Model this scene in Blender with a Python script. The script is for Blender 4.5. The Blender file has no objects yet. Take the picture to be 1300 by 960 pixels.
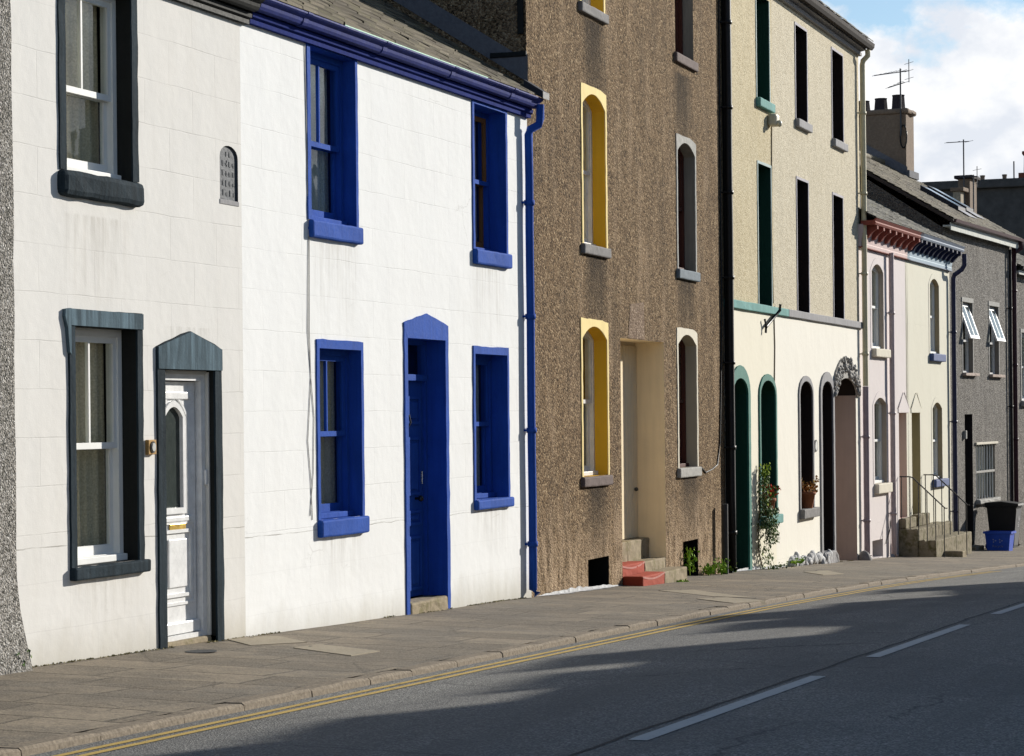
import bpy, bmesh, math, random
from math import sin, cos, tan, atan, radians, pi, sqrt, atan2
from mathutils import Vector, Matrix, noise
from mathutils.geometry import tessellate_polygon
random.seed(11)
rnd = random.uniform
SC = bpy.context.scene
COL = SC.collection

# ------------------------------------------------------------------ camera geometry (solved from the photograph)
F, TH, ROLL, D = 3000., atan(1110/3000.), .01, 9.43
FW = (cos(TH), sin(TH)); RT = (sin(TH), -cos(TH))
def ray(px, py):
    x, y = px-650, 530-py
    a = x*cos(ROLL)+y*sin(ROLL); b = -x*sin(ROLL)+y*cos(ROLL)
    return (F*FW[0]+a*RT[0], F*FW[1]+a*RT[1], b)

# ------------------------------------------------------------------ street profile
GP = [(-40, -.55), (0, -1.42), (14.93, -1.81), (18.68, -1.91), (26.09, -2.11), (35.52, -2.44), (46.19, -2.89), (55.2, -3.22), (61.8, -3.47), (75, -4.0), (160, -7)]
KP = [(-40, -2.5), (33, -2.5), (46, -2.72), (55, -3.05), (62, -3.5), (75, -4.8), (160, -14)]
def lerp_tab(T, X):
    for (a, b), (c, d) in zip(T, T[1:]):
        if X <= c: return b+(d-b)*(X-a)/(c-a)
    return T[-1][1]
def smooth_tab(T, X): return sum(lerp_tab(T, X+k) for k in (-2, -1, 0, 1, 2))/5
def gz(X): return smooth_tab(GP, X)
def ky(X): return smooth_tab(KP, X)

def roadz(X, y):
    k = ky(X); t = max(0., min(1., (k-y)/6.2)); return gz(X)-.10+.08*sin(pi*t)
def pavez(X, y): return gz(X)-.05*min(1, max(-.2, y/ky(X)))+.012*noise.noise((X*.5, y*.6, 3))
# ------------------------------------------------------------------ mesh builder
class MB:
    def __init__(s): s.v = []; s.f = []; s.sm = []
    def add(s, vs, fs, smooth=False):
        o = len(s.v); s.v += [tuple(p) for p in vs]
        s.f += [tuple(i+o for i in f) for f in fs]; s.sm += [smooth]*len(fs)
    def quad(s, a, b, c, d): s.add([a, b, c, d], [(0, 1, 2, 3)])
    def box(s, x0, x1, y0, y1, z0, z1, bev=0, jit=0):
        if bev <= 0:
            vs = [(x, y, z) for x in (x0, x1) for y in (y0, y1) for z in (z0, z1)]
            if jit: vs = [tuple(c+rnd(-jit, jit) for c in p) for p in vs]
            s.add(vs, [(0, 1, 3, 2), (4, 6, 7, 5), (0, 4, 5, 1), (2, 3, 7, 6), (0, 2, 6, 4), (1, 5, 7, 3)])
        else:
            bm = bmesh.new(); bmesh.ops.create_cube(bm, size=1)
            for v in bm.verts:
                v.co = Vector(((x0+x1)/2+v.co.x*(x1-x0), (y0+y1)/2+v.co.y*(y1-y0), (z0+z1)/2+v.co.z*(z1-z0)))
            n = max(1, int(max(x1-x0, z1-z0)/.14)) if jit else 0
            if jit:
                ed = [e for e in bm.edges if e.calc_length() > .3]
                bmesh.ops.subdivide_edges(bm, edges=ed, cuts=min(n, 9), use_grid_fill=True)
                for v in bm.verts: v.co += Vector((rnd(-jit, jit)*.5, rnd(-jit, jit), rnd(-jit, jit)))
            sh = [e for e in bm.edges if e.is_manifold and e.calc_face_angle(0) > .8]
            bmesh.ops.bevel(bm, geom=sh, offset=bev, segments=2, affect='EDGES', profile=.5)
            bm.verts.index_update()
            s.add([v.co[:] for v in bm.verts], [[v.index for v in f.verts] for f in bm.faces]); bm.free()
    def prism_u(s, prof, u0, u1, caps=True, smooth=False):      # profile in (v,z) swept along u
        n = len(prof)
        vs = [(u0, a, b) for a, b in prof]+[(u1, a, b) for a, b in prof]
        s.add(vs, [(i, (i+1) % n, n+(i+1) % n, n+i) for i in range(n)], smooth)
        if caps: s.add(vs, [tuple(range(n-1, -1, -1)), tuple(range(n, 2*n))])
    def poly_ext(s, pts, v0, v1):                               # polygon in (u,z) given thickness in v
        n = len(pts)
        tri = tessellate_polygon([[Vector((a, b, 0)) for a, b in pts]])
        vs = [(a, v0, b) for a, b in pts]+[(a, v1, b) for a, b in pts]
        s.add(vs, [tuple(t) for t in tri]+[tuple(n+i for i in reversed(t)) for t in tri])
        s.add(vs, [(i, (i+1) % n, n+(i+1) % n, n+i) for i in range(n)])
    def tube(s, pts, r, n=8, smooth=True):
        pts = [Vector(p) for p in pts]; rings = []
        for i, p in enumerate(pts):
            d = (pts[min(i+1, len(pts)-1)]-pts[max(i-1, 0)]).normalized()
            a = d.orthogonal().normalized() if abs(d.z) > .95 or abs(d.z) < .05 else d.cross(Vector((0, 0, 1))).normalized()
            if abs(d.z) > .95: a = (Vector((1, 0, 0))-d*d.x).normalized()
            elif abs(d.z) < .05: a = Vector((0, 0, 1))
            b = d.cross(a); rr = r[i] if isinstance(r, (list, tuple)) else r
            rings.append([p+(a*cos(2*pi*k/n)+b*sin(2*pi*k/n))*rr for k in range(n)])
        vs = [q[:] for R in rings for q in R]; fs = []
        for i in range(len(pts)-1):
            for k in range(n): fs.append((i*n+k, i*n+(k+1) % n, (i+1)*n+(k+1) % n, (i+1)*n+k))
        s.add(vs, fs, smooth)
        s.add(vs, [tuple(range(n-1, -1, -1)), tuple((len(pts)-1)*n+k for k in range(n))])
    def lathe(s, prof, cx, cy, n=16, smooth=True):              # profile (r,z)
        vs = [(cx+r*cos(2*pi*k/n), cy+r*sin(2*pi*k/n), z) for r, z in prof for k in range(n)]; fs = []
        for i in range(len(prof)-1):
            for k in range(n): fs.append((i*n+k, i*n+(k+1) % n, (i+1)*n+(k+1) % n, (i+1)*n+k))
        s.add(vs, fs, smooth); s.add(vs, [tuple((len(prof)-1)*n+k for k in range(n))])
    def blob(s, c, r, sub=1, jit=.2):
        bm = bmesh.new(); bmesh.ops.create_icosphere(bm, subdivisions=sub, radius=1)
        for v in bm.verts:
            k = 1+rnd(-jit, jit); v.co = Vector((c[0]+v.co.x*r[0]*k, c[1]+v.co.y*r[1]*k, c[2]+v.co.z*r[2]*k))
        bm.verts.index_update()
        s.add([v.co[:] for v in bm.verts], [[v.index for v in f.verts] for f in bm.faces], True); bm.free()
    def leaf(s, c, size, nrm=None):
        n = Vector(nrm) if nrm else Vector((rnd(-1, 1), rnd(-1, 1), rnd(-.2, 1)))
        n = (n+Vector((rnd(-.6, .6), rnd(-.6, .6), rnd(-.6, .6)))).normalized(); a = n.orthogonal().normalized()
        a = Matrix.Rotation(rnd(0, 6.28), 3, n) @ a; b = n.cross(a); c = Vector(c)
        w = size*.42
        s.add([c-a*size*.5, c-a*size*.1+b*w+n*size*.08, c+a*size*.55, c-a*size*.1-b*w+n*size*.08], [(0, 1, 2, 3)])
    def build(s, name, mat, parent=None, zb=0.0):
        me = bpy.data.meshes.new(name); me.from_pydata([(x, y, z-zb) for x, y, z in s.v], [], s.f)
        me.polygons.foreach_set('use_smooth', s.sm); me.materials.append(mat); me.validate()
        bm = bmesh.new(); bm.from_mesh(me); bmesh.ops.recalc_face_normals(bm, faces=bm.faces); bm.to_mesh(me); bm.free()
        o = bpy.data.objects.new(name, me); COL.objects.link(o)
        if parent: o.parent = parent
        return o
def tag(o, label=None, cat=None, group=None, kind=None):
    if label: o['label'] = label
    if cat: o['category'] = cat
    if group: o['group'] = group
    if kind: o['kind'] = kind
    return o
def empty(name, loc, rz=0):
    o = bpy.data.objects.new(name, None); COL.objects.link(o); o.location = loc; o.rotation_euler = (0, 0, rz); o.empty_display_size = .2
    return o

# ------------------------------------------------------------------ materials
MATS = {}
class NT:
    def __init__(s, name):
        s.m = bpy.data.materials.new(name); s.m.use_nodes = True; s.t = s.m.node_tree; s.t.nodes.clear()
        s.out = s.n('ShaderNodeOutputMaterial'); s.b = s.n('ShaderNodeBsdfPrincipled'); s.l(s.b.outputs[0], s.out.inputs[0])
        s.co = s.n('ShaderNodeTexCoord').outputs['Object']
    def n(s, t, **k):
        x = s.t.nodes.new(t)
        for a, b in k.items(): setattr(x, a, b)
        return x
    def l(s, a, b): s.t.links.new(a, b)
    def mapped(s, sc=(1, 1, 1), rot=(0, 0, 0), loc=(0, 0, 0), src=None):
        x = s.n('ShaderNodeMapping'); x.inputs['Scale'].default_value = sc; x.inputs['Rotation'].default_value = rot; x.inputs['Location'].default_value = loc
        s.l(src or s.co, x.inputs[0]); return x.outputs[0]
    def noise(s, scale, vec=None, detail=4, rough=.55):
        x = s.n('ShaderNodeTexNoise'); x.inputs['Scale'].default_value = scale; x.inputs['Detail'].default_value = detail; x.inputs['Roughness'].default_value = rough
        s.l(vec or s.co, x.inputs['Vector']); return x.outputs[0]
    def ramp(s, fac, stops):
        x = s.n('ShaderNodeValToRGB'); e = x.color_ramp.elements
        while len(e) < len(stops): e.new(.5)
        for i, (p, c) in enumerate(stops): e[i].position = p; e[i].color = (*c, 1) if not isinstance(c, (int, float)) else (c, c, c, 1)
        s.l(fac, x.inputs[0]); return x.outputs[0]
    def mix(s, fac, a, b, mode='MIX'):
        x = s.n('ShaderNodeMix', data_type='RGBA', blend_type=mode)
        for sock, val in ((x.inputs[0], fac), (x.inputs[6], a), (x.inputs[7], b)):
            if isinstance(val, (int, float)): sock.default_value = val
            elif isinstance(val, tuple): sock.default_value = (*val, 1)
            else: s.l(val, sock)
        return x.outputs[2]
    def math(s, op, a, b=0.0, c=None):
        x = s.n('ShaderNodeMath', operation=op)
        for i, val in enumerate((a, b) if c is None else (a, b, c)):
            if isinstance(val, (int, float)): x.inputs[i].default_value = val
            else: s.l(val, x.inputs[i])
        return x.outputs[0]
    def bump(s, h, dist, strength=1.0, prev=None):
        x = s.n('ShaderNodeBump'); x.inputs['Distance'].default_value = dist; x.inputs['Strength'].default_value = strength
        s.l(h, x.inputs['Height'])
        if prev: s.l(prev, x.inputs['Normal'])
        return x.outputs[0]
    def done(s, col=None, rough=.6, nrm=None, spec=None, metal=None):
        if isinstance(col, tuple): s.b.inputs['Base Color'].default_value = (*col, 1)
        elif col is not None: s.l(col, s.b.inputs['Base Color'])
        if isinstance(rough, (int, float)): s.b.inputs['Roughness'].default_value = rough
        else: s.l(rough, s.b.inputs['Roughness'])
        if nrm: s.l(nrm, s.b.inputs['Normal'])
        if spec is not None: s.b.inputs['Specular IOR Level'].default_value = spec
        if metal is not None: s.b.inputs['Metallic'].default_value = metal
        return s.m
    def sep(s):
        x = s.n('ShaderNodeSeparateXYZ'); s.l(s.co, x.inputs[0]); return x.outputs

def sc(c, k): return tuple(max(0, min(1, v*k)) for v in c)
def paint(name, col, rough=.45, wear=None, wear_amt=.62, streak=.12, bump=.004, dirt=.1, spec=.14):
    if name in MATS: return MATS[name]
    t = NT(name)
    big = t.noise(2.3); st = t.noise(1, t.mapped((16, 16, 1.1)), 5, .65); fine = t.noise(38, None, 5, .6)
    c = t.mix(t.ramp(big, [(.3, 0.), (.75, 1.)]), col, sc(col, 1-dirt))
    c = t.mix(t.math('MULTIPLY', t.ramp(st, [(.42, 0.), (.68, 1.)]), streak), c, sc(col, .45) if max(col) > .3 else sc(col, 2.2))
    if wear: c = t.mix(t.ramp(t.noise(23, None, 8, .7), [(wear_amt, 0.), (wear_amt+.03, 1.)]), c, wear)
    n = t.bump(fine, bump, .5); n = t.bump(t.noise(6), .012, .35, n)
    r = t.math('MULTIPLY_ADD', fine, .3, min(.7, rough+.1))
    MATS[name] = t.done(c, r, n, spec); return MATS[name]

def render_wall(name, col, dirt=(.45, .42, .36), block=(.82, .362), zoff=0., plinth=None, joint=.35, warm=None, blotch=.5, spots=()):
    t = NT(name); x, y, z = t.sep()
    cmb = t.n('ShaderNodeCombineXYZ'); t.l(x, cmb.inputs[0]); t.l(t.math('ADD', z, zoff), cmb.inputs[1])
    wob = t.noise(1.7, None, 3); wv = t.n('ShaderNodeVectorMath', operation='MULTIPLY_ADD')
    t.l(wob, wv.inputs[0]); wv.inputs[1].default_value = (.03, .03, 0); t.l(cmb.outputs[0], wv.inputs[2])
    br = t.n('ShaderNodeTexBrick'); br.offset = .5
    for k, v in (('Scale', 1.), ('Mortar Size', .005), ('Mortar Smooth', .4), ('Brick Width', block[0]), ('Row Height', block[1])): br.inputs[k].default_value = v
    br.inputs['Color1'].default_value = (1, 1, 1, 1); br.inputs['Color2'].default_value = (.82, .82, .82, 1)
    t.l(wv.outputs[0], br.inputs['Vector'])
    big = t.noise(.55, None, 6, .6); st = t.noise(1, t.mapped((5, 5, .45)), 6, .65); mid = t.noise(3.1, None, 5, .6)
    c = t.mix(t.math('MULTIPLY', t.ramp(mid, [(.3, 0.), (.7, 1.)]), .5*blotch), col, sc(col, .93))
    c = t.mix(t.math('MULTIPLY', br.outputs[0], .0), c, col)
    c = t.mix(.16*blotch, c, br.outputs[0], 'MULTIPLY')
    c = t.mix(t.math('MULTIPLY', t.ramp(st, [(.5, 0.), (.75, 1.)]), .22*blotch), c, dirt)
    c = t.mix(t.math('MULTIPLY', t.ramp(big, [(.45, 0.), (.72, 1.)]), .22*blotch), c, warm or dirt)
    gate = t.ramp(t.noise(1.6, t.mapped(loc=(7, 3, 1)), 4), [(.4, .08), (.62, 1.)])
    jm = t.math('MULTIPLY', br.outputs[1], gate)
    if plinth is not None: jm = t.math('MULTIPLY', jm, t.math('GREATER_THAN', z, plinth[0]+.02))
    c = t.mix(t.math('MULTIPLY', jm, joint), c, sc(dirt, .8))
    h = t.math('MULTIPLY', jm, -1.)
    # hairline cracks and rising grime at the foot of the wall
    vo = t.n('ShaderNodeTexVoronoi', feature='DISTANCE_TO_EDGE'); vo.inputs['Scale'].default_value = 1.1
    wv2 = t.n('ShaderNodeVectorMath', operation='MULTIPLY_ADD'); t.l(t.noise(4, None, 5), wv2.inputs[0]); wv2.inputs[1].default_value = (.35, .35, .35); t.l(t.co, wv2.inputs[2]); t.l(wv2.outputs[0], vo.inputs['Vector'])
    ck = t.math('MULTIPLY', t.ramp(vo.outputs['Distance'], [(.0, 1.), (.006, 0.)]), t.ramp(t.noise(.8, t.mapped(loc=(3, 9, 4)), 2), [(.6, 0.), (.68, .28)]))
    c = t.mix(ck, c, sc(dirt, .45))
    low = t.math('ADD', z, t.math('MULTIPLY', t.noise(2.2, t.mapped((1, 1, .5)), 6, .7), -.5))
    for (su, sz, sw, sh) in spots:      # grime washed down below the sills
        dx = t.math('ABSOLUTE', t.math('DIVIDE', t.math('SUBTRACT', x, su), sw)); dz = t.math('DIVIDE', t.math('SUBTRACT', sz, z), sh)
        m = t.math('MULTIPLY', t.ramp(dx, [(.5, 1.), (1.25, 0.)]), t.ramp(dz, [(-.04, 0.), (.02, 1.), (.3, .6), (1., 0.)]))
        m = t.math('MULTIPLY', m, t.ramp(t.noise(1, t.mapped((13, 13, 1.), loc=(su, 0, sz)), 5, .7), [(.42, .0), (.66, 1.)]))
        c = t.mix(t.math('MULTIPLY', m, .5), c, sc(dirt, .8))
    if plinth is not None:
        pz, base = plinth
        foot = t.ramp(t.math('MULTIPLY_ADD', low, 1.2, .55-base*1.2), [(.0, 1.), (.5, 0.)])
        c = t.mix(t.math('MULTIPLY', foot, .6), c, (.34, .31, .23))
        wz = t.math('ADD', z, t.math('MULTIPLY_ADD', t.noise(2.4, None, 3), -.05, -pz+.025))
        ln = t.ramp(t.math('ABSOLUTE', wz), [(.0, 1.), (.007, 0.)])
        ln = t.math('MULTIPLY', ln, t.ramp(t.noise(3.5, t.mapped(loc=(2, 5, 1)), 2), [(.35, .15), (.6, .8)]))
        c = t.mix(ln, c, sc(dirt, .5)); h = t.math('SUBTRACT', h, t.math('MULTIPLY', ln, 1.5))
    n = t.bump(t.noise(90, None, 3), .002, .5); n = t.bump(t.noise(9, None, 4), .007, .4, n); n = t.bump(t.noise(1.6, None, 3), .03, .4, n)
    n = t.bump(h, .003, .55, n)
    return t.done(c, .9, n, .08)

def pebble(name, base, light, dark, scale=30, stain=(.05, .04, .03), stain_amt=.5, pale=None, zlow=None, bump=.02, spots=()):
    t = NT(name); x, y, z = t.sep()
    v = t.n('ShaderNodeTexVoronoi'); v.inputs['Scale'].default_value = scale; t.l(t.co, v.inputs['Vector'])
    v2 = t.n('ShaderNodeTexVoronoi'); v2.inputs['Scale'].default_value = scale*2.1; t.l(t.co, v2.inputs['Vector'])
    sp = t.n('ShaderNodeSeparateColor'); t.l(v.outputs['Color'], sp.inputs[0]); sp2 = t.n('ShaderNodeSeparateColor'); t.l(v2.outputs['Color'], sp2.inputs[0])
    k = t.math('MULTIPLY_ADD', sp.outputs[0], .62, t.math('MULTIPLY', sp2.outputs[1], .38))
    mid = t.noise(6, None, 5, .7)
    k = t.math('ADD', k, t.math('MULTIPLY_ADD', mid, .5, -.25))
    c = t.ramp(k, [(.12, dark), (.42, base), (.62, base), (.9, light)])
    st = t.noise(1, t.mapped((2.4, 2.4, .5)), 4, .6); bg = t.noise(.5, None, 5, .6)
    c = t.mix(t.math('MULTIPLY', t.ramp(st, [(.5, 0.), (.72, 1.)]), stain_amt), c, stain)
    if pale:
        c = t.mix(t.math('MULTIPLY', t.ramp(t.noise(1, t.mapped((2.6, 2.6, .6), loc=(4, 1, 3)), 4, .6), [(.52, 0.), (.7, 1.)]), .4), c, pale)
        if zlow is not None:
            w = t.ramp(t.math('MULTIPLY_ADD', t.math('ADD', z, t.math('MULTIPLY', st, -1.2)), -.6, zlow), [(.2, 0.), (.8, 1.)])
            c = t.mix(t.math('MULTIPLY', t.math('MULTIPLY', w, .9), t.ramp(t.noise(1, t.mapped((7, 7, 2.2), loc=(1, 2, 8)), 6, .7), [(.42, .0), (.58, 1.)])), c, pale)
    for (su, sz, sw, sh) in spots:      # dark run-off stains below the sills: a shape of their own on the wall
        dx = t.math('ABSOLUTE', t.math('DIVIDE', t.math('SUBTRACT', x, su), sw)); dz = t.math('DIVIDE', t.math('SUBTRACT', sz, z), sh)
        m = t.math('MULTIPLY', t.ramp(dx, [(.35, 1.), (1.25, 0.)]), t.ramp(dz, [(-.04, 0.), (.02, 1.), (.35, .7), (1., 0.)]))
        m = t.math('MULTIPLY', m, t.ramp(t.noise(1, t.mapped((9, 9, 1.2), loc=(su, 0, sz)), 5, .7), [(.3, .45), (.55, 1.)]))
        c = t.mix(t.math('MULTIPLY', m, .95), c, sc(stain, .5))
    d = t.math('SUBTRACT', 1., v.outputs['Distance'])
    n = t.bump(d, bump, .9); n = t.bump(v2.outputs['Distance'], bump*.5, .6, n); n = t.bump(t.noise(2), .05, .4, n)
    return t.done(c, .92, n, .06)

def slate_mat(name, col, alt, moss=(.16, .15, .07)):
    t = NT(name); g = t.n('ShaderNodeNewGeometry')
    c = t.ramp(g.outputs['Random Per Island'], [(0., sc(col, .55)), (.5, col), (1., alt)])
    c = t.mix(t.math('MULTIPLY', t.ramp(t.noise(3, None, 6, .7), [(.5, 0.), (.68, 1.)]), .6), c, moss)
    c = t.mix(t.math('MULTIPLY', t.ramp(t.noise(30, None, 4), [(.45, 0.), (.7, 1.)]), .3), c, sc(col, .5))
    return t.done(c, .8, t.bump(t.noise(40, None, 5), .006, .7), .12)

def stone_mat(name, col, var=.4, rough=.85, scale=14, moss=None):
    t = NT(name)
    c = t.mix(t.ramp(t.noise(scale, None, 6, .65), [(.32, 0.), (.7, 1.)]), col, sc(col, 1-var))
    c = t.mix(t.math('MULTIPLY', t.ramp(t.noise(2.5, None, 5, .6), [(.4, 0.), (.7, 1.)]), .5), c, sc(col, .7))
    if moss: c = t.mix(t.math('MULTIPLY', t.ramp(t.noise(5, None, 6, .7), [(.5, 0.), (.62, 1.)]), .75), c, moss)
    return t.done(c, rough, t.bump(t.noise(30, None, 6), .01, .6), .12)

def leafy(name, a, b, trans=.3):
    t = NT(name); g = t.n('ShaderNodeNewGeometry')
    c = t.ramp(g.outputs['Random Per Island'], [(0., a), (1., b)])
    t.done(c, .8, None, .08)
    return t.m

def glass_mat():
    t = NT('window_glass'); t.t.nodes.remove(t.b)
    tr = t.n('ShaderNodeBsdfTransparent'); tr.inputs[0].default_value = (.86, .9, .88, 1)
    gl = t.n('ShaderNodeBsdfGlossy'); gl.inputs['Roughness'].default_value = .015; gl.inputs[0].default_value = (1, 1, 1, 1)
    lw = t.n('ShaderNodeLayerWeight'); lw.inputs[0].default_value = .5; fr = t.n('ShaderNodeMath', operation='MULTIPLY_ADD'); t.l(t.math('POWER', lw.outputs['Facing'], 4.), fr.inputs[0]); fr.inputs[1].default_value = .6; fr.inputs[2].default_value = .04
    bp = t.bump(t.noise(2.2, None, 2), .02, .12); t.l(bp, gl.inputs['Normal'])
    mx = t.n('ShaderNodeMixShader'); t.l(fr.outputs[0], mx.inputs[0]); t.l(tr.outputs[0], mx.inputs[1]); t.l(gl.outputs[0], mx.inputs[2]); t.l(mx.outputs[0], t.out.inputs[0])
    return t.m
GLASS = glass_mat()
def fabric(name, col, lace=False):
    t = NT(name); c = t.mix(t.ramp(t.noise(60, None, 4), [(.35, 0.), (.65, 1.)]), col, sc(col, .7))
    if lace: c = t.mix(t.ramp(t.noise(26, None, 3), [(.52, 0.), (.56, 1.)]), c, sc(col, 1.18))
    return t.done(c, .9, None, .1)
def plain(name, col, rough=.5, metal=0.):
    if name in MATS: return MATS[name]
    t = NT(name); c = t.mix(t.ramp(t.noise(9, None, 5, .65), [(.3, 0.), (.75, 1.)]), col, sc(col, .75))
    MATS[name] = t.done(c, t.math('MULTIPLY_ADD', t.noise(20), .25, rough-.12), t.bump(t.noise(50, None, 4), .002, .5), .25, metal); return MATS[name]

M = dict(
  white_l=render_wall('greyed_white_render', (.665, .652, .622), plinth=(.87, .05), zoff=.10, warm=(.62, .55, .45), joint=.10, blotch=.5, spots=((1.25, 3.42, .6, 1.1), (1.37, .6, .6, .5), (2.8, 2.6, .5, .4))),
  white_w=render_wall('bright_white_render', (.765, .77, .76), plinth=(.87, .0), zoff=.17, blotch=.3, joint=.07, spots=((1.98, 3.6, .6, 1.2), (6.05, 3.6, .6, 1.1), (2.05, .8, .6, .6), (6.13, .9, .6, .6))),
  brown=pebble('brown_pebbledash', (.195, .13, .073), (.44, .33, .205), (.036, .026, .018), 38, (.07, .052, .036), .45, (.44, .325, .215), .52, .028,
        spots=((2.65, 1.28, .62, 1.1), (2.72, 4.22, .6, 1.5), (7.25, 1.28, .6, 1.0), (7.2, 4.22, .6, 1.3), (2.72, 7.2, .6, 1.8), (7.1, 7.1, .6, 1.8))),
  tan=pebble('tan_pebbledash', (.53, .46, .315), (.64, .57, .40), (.36, .30, .18), 40, (.40, .33, .2), .35, None, None, .009),
  pale_tan=pebble('pale_pebbledash', (.55, .495, .38), (.65, .59, .46), (.39, .34, .24), 40, (.44, .385, .28), .3, None, None, .009),
  grey_peb=pebble('grey_pebbledash', (.215, .20, .18), (.40, .38, .35), (.07, .065, .06), 36, (.12, .11, .10), .5, (.33, .31, .28), .2, .025),
  edge_peb=pebble('grey_white_pebbledash', (.33, .31, .28), (.62, .6, .56), (.07, .07, .06), 56, (.15, .14, .12), .3, None, None, .03),
  cream_l=render_wall('cream_render', (.74, .70, .58), dirt=(.5, .45, .34), block=(6, 5), joint=.0, blotch=.35),
  cream_r=render_wall('pale_cream_render', (.76, .73, .65), dirt=(.5, .45, .38), block=(6, 5), joint=.0, blotch=.3),
  pink=render_wall('pale_pink_render', (.66, .605, .59), dirt=(.5, .42, .4), block=(6, 5), joint=.0, blotch=.3),
  cream=render_wall('butter_cream_render', (.66, .635, .53), dirt=(.55, .48, .34), block=(6, 5), joint=.0, blotch=.3),
  dark_trim=paint('weathered_slate_blue_paint', (.017, .026, .033), .6, (.2, .23, .24), .71, .6, .008, .3, .06),
  faded_trim=paint('faded_slate_blue_lintel', (.062, .09, .108), .7, (.03, .04, .05), .68, .9, .006, .3, .04),
  black_paint=paint('black_paint', (.014, .015, .014), .42, None, .7, .2),
  blue=paint('cobalt_blue_paint', (.022, .084, .39), .55, (.26, .36, .66), .70, .3, .006, .25, .08),
  navy=paint('navy_gutter_paint', (.02, .032, .17), .42, (.07, .1, .3), .73, .2, .004, .2, .1),
  navy_f=paint('navy_fascia_paint', (.016, .028, .15), .7, None, .73, .2, .004, .2, .03),
  white_p=paint('white_gloss_paint', (.78, .78, .75), .35, None, .7, .05, .001),
  grey_w=paint('off_white_jamb', (.62, .61, .57), .5, None, .7, .12),
  upvc=plain('white_upvc', (.80, .80, .79), .3),
  yellow=paint('mustard_yellow_paint', (.70, .42, .035), .5, None, .7, .1),
  pale_yellow=paint('pale_yellow_paint', (.80, .64, .28), .55, (.4, .3, .18), .72, .1),
  cream_p=paint('porch_cream_paint', (.80, .67, .46), .6, None, .7, .12),
  grey_rev=paint('grey_reveal_paint', (.20, .18, .155), .6, None, .7, .2),
  beige_rev=paint('beige_reveal_paint', (.40, .35, .27), .6, None, .7, .15),
  white_trim=paint('chalky_white_paint', (.66, .61, .50), .6, (.3, .25, .2), .7, .12),
  stone_sill=stone_mat('weathered_sill_stone', (.24, .23, .225)),
  brown_sill=stone_mat('brown_sill_paint', (.17, .13, .12)),
  slate_sill=stone_mat('blue_grey_sill', (.22, .26, .29)),
  pale_sill=stone_mat('pale_sill_stone', (.42, .41, .38)),
  mahog=paint('mahogany_paint', (.075, .025, .018), .4, None, .7, .15),
  brown_wood=paint('brown_wood', (.20, .09, .03), .4, None, .7, .2),
  teal=paint('teal_green_paint', (.03, .145, .115), .45, (.2, .3, .27), .72, .15),
  teal_band=paint('faded_teal_paint', (.12, .27, .25), .6, (.3, .35, .33), .68, .25),
  grey_band=paint('grey_band_paint', (.26, .255, .26), .6, None, .7, .15),
  dark_green=paint('dark_green_paint', (.012, .05, .035), .4, None, .7, .15),
  dark_brown=paint('dark_brown_paint', (.024, .016, .014), .45, None, .7, .15),
  mauve_trim=paint('mauve_grey_trim', (.42, .40, .43), .6, None, .7, .15),
  sage_trim=paint('pale_sage_trim', (.42, .50, .48), .6, None, .7, .15),
  passage=paint('pinkish_beige_passage', (.50, .40, .345), .7, None, .7, .12),
  pipe_black=plain('black_iron_pipe', (.012, .012, .013), .5),
  pipe_cream=plain('cream_pipe', (.60, .54, .36), .5),
  pipe_pink=plain('pink_pipe', (.52, .43, .43), .5),
  pipe_mauve=plain('mauve_pipe', (.34, .27, .30), .5),
  pipe_navy=plain('navy_pipe', (.025, .028, .075), .4),
  pipe_maroon=plain('maroon_pipe', (.07, .025, .032), .4),
  slate=slate_mat('brown_slate', (.125, .105, .075), (.20, .17, .12)),
  slate_grey=slate_mat('grey_slate', (.12, .115, .10), (.19, .18, .155)),
  lead=stone_mat('lead_flashing', (.16, .16, .175), .3),
  step=stone_mat('step_sandstone', (.34, .28, .19), .35, .9, 12, (.17, .15, .07)),
  mossy=stone_mat('mossy_step_stone', (.27, .23, .155), .4, .9, 10, (.085, .08, .025)),
  red_step=paint('red_step_paint', (.33, .055, .028), .7, (.42, .3, .25), .74, .15),
  step_edge=paint('worn_white_edge', (.62, .5, .48), .6, None, .7, .2),
  door_dark=paint('dark_door_paint', (.02, .018, .016), .4),
  brass=plain('brass', (.62, .42, .10), .35, .9),
  chrome=plain('chrome', (.6, .6, .58), .25, 1.),
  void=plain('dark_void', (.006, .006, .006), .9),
  room=plain('darkened_room', (.06, .05, .04), .9),
  curtain=fabric('beige_curtain', (.5, .45, .33)), net=fabric('net_curtain', (.64, .55, .40)), darkcur=fabric('dull_curtain', (.55, .57, .52)), blind=fabric('pale_blind', (.65, .65, .6)),
  red_brown=paint('red_brown_cornice', (.22, .06, .045), .5, None, .7, .2),
  pale_pink=paint('pale_pink_cornice', (.66, .52, .50), .55, (.5, .2, .15), .62, .2),
  pale_blue=paint('pale_blue_cornice', (.36, .45, .52), .5, None, .7, .1),
  slate_blue=paint('slate_blue_gutter', (.22, .26, .33), .5, None, .7, .15),
  navy_br=paint('navy_bracket', (.012, .016, .05), .4),
  sill_blue=paint('blue_sill_paint', (.07, .10, .22), .5, None, .7, .1),
  chim=stone_mat('chimney_render', (.24, .175, .125), .35), chim_lit=stone_mat('chimney_lit_render', (.36, .28, .2), .3),  # second chimney render is paler, with sunlight put into its colour; unassigned
  pot_dark=stone_mat('dark_pot', (.05, .04, .045), .3), terracotta=stone_mat('terracotta', (.36, .14, .07), .3),
  big_wall=stone_mat('shaded_stone', (.10, .095, .09), .45, .9, 2.2),  # shade of the wall turned from the sun is put into this colour
  iron=plain('grey_iron', (.05, .05, .05), .7, .0), aerial=plain('aerial_metal', (.08, .08, .085), .5, .5),
  rough_white=stone_mat('whitewashed_rock', (.62, .62, .62), .55, .9, 9),
)
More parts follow.
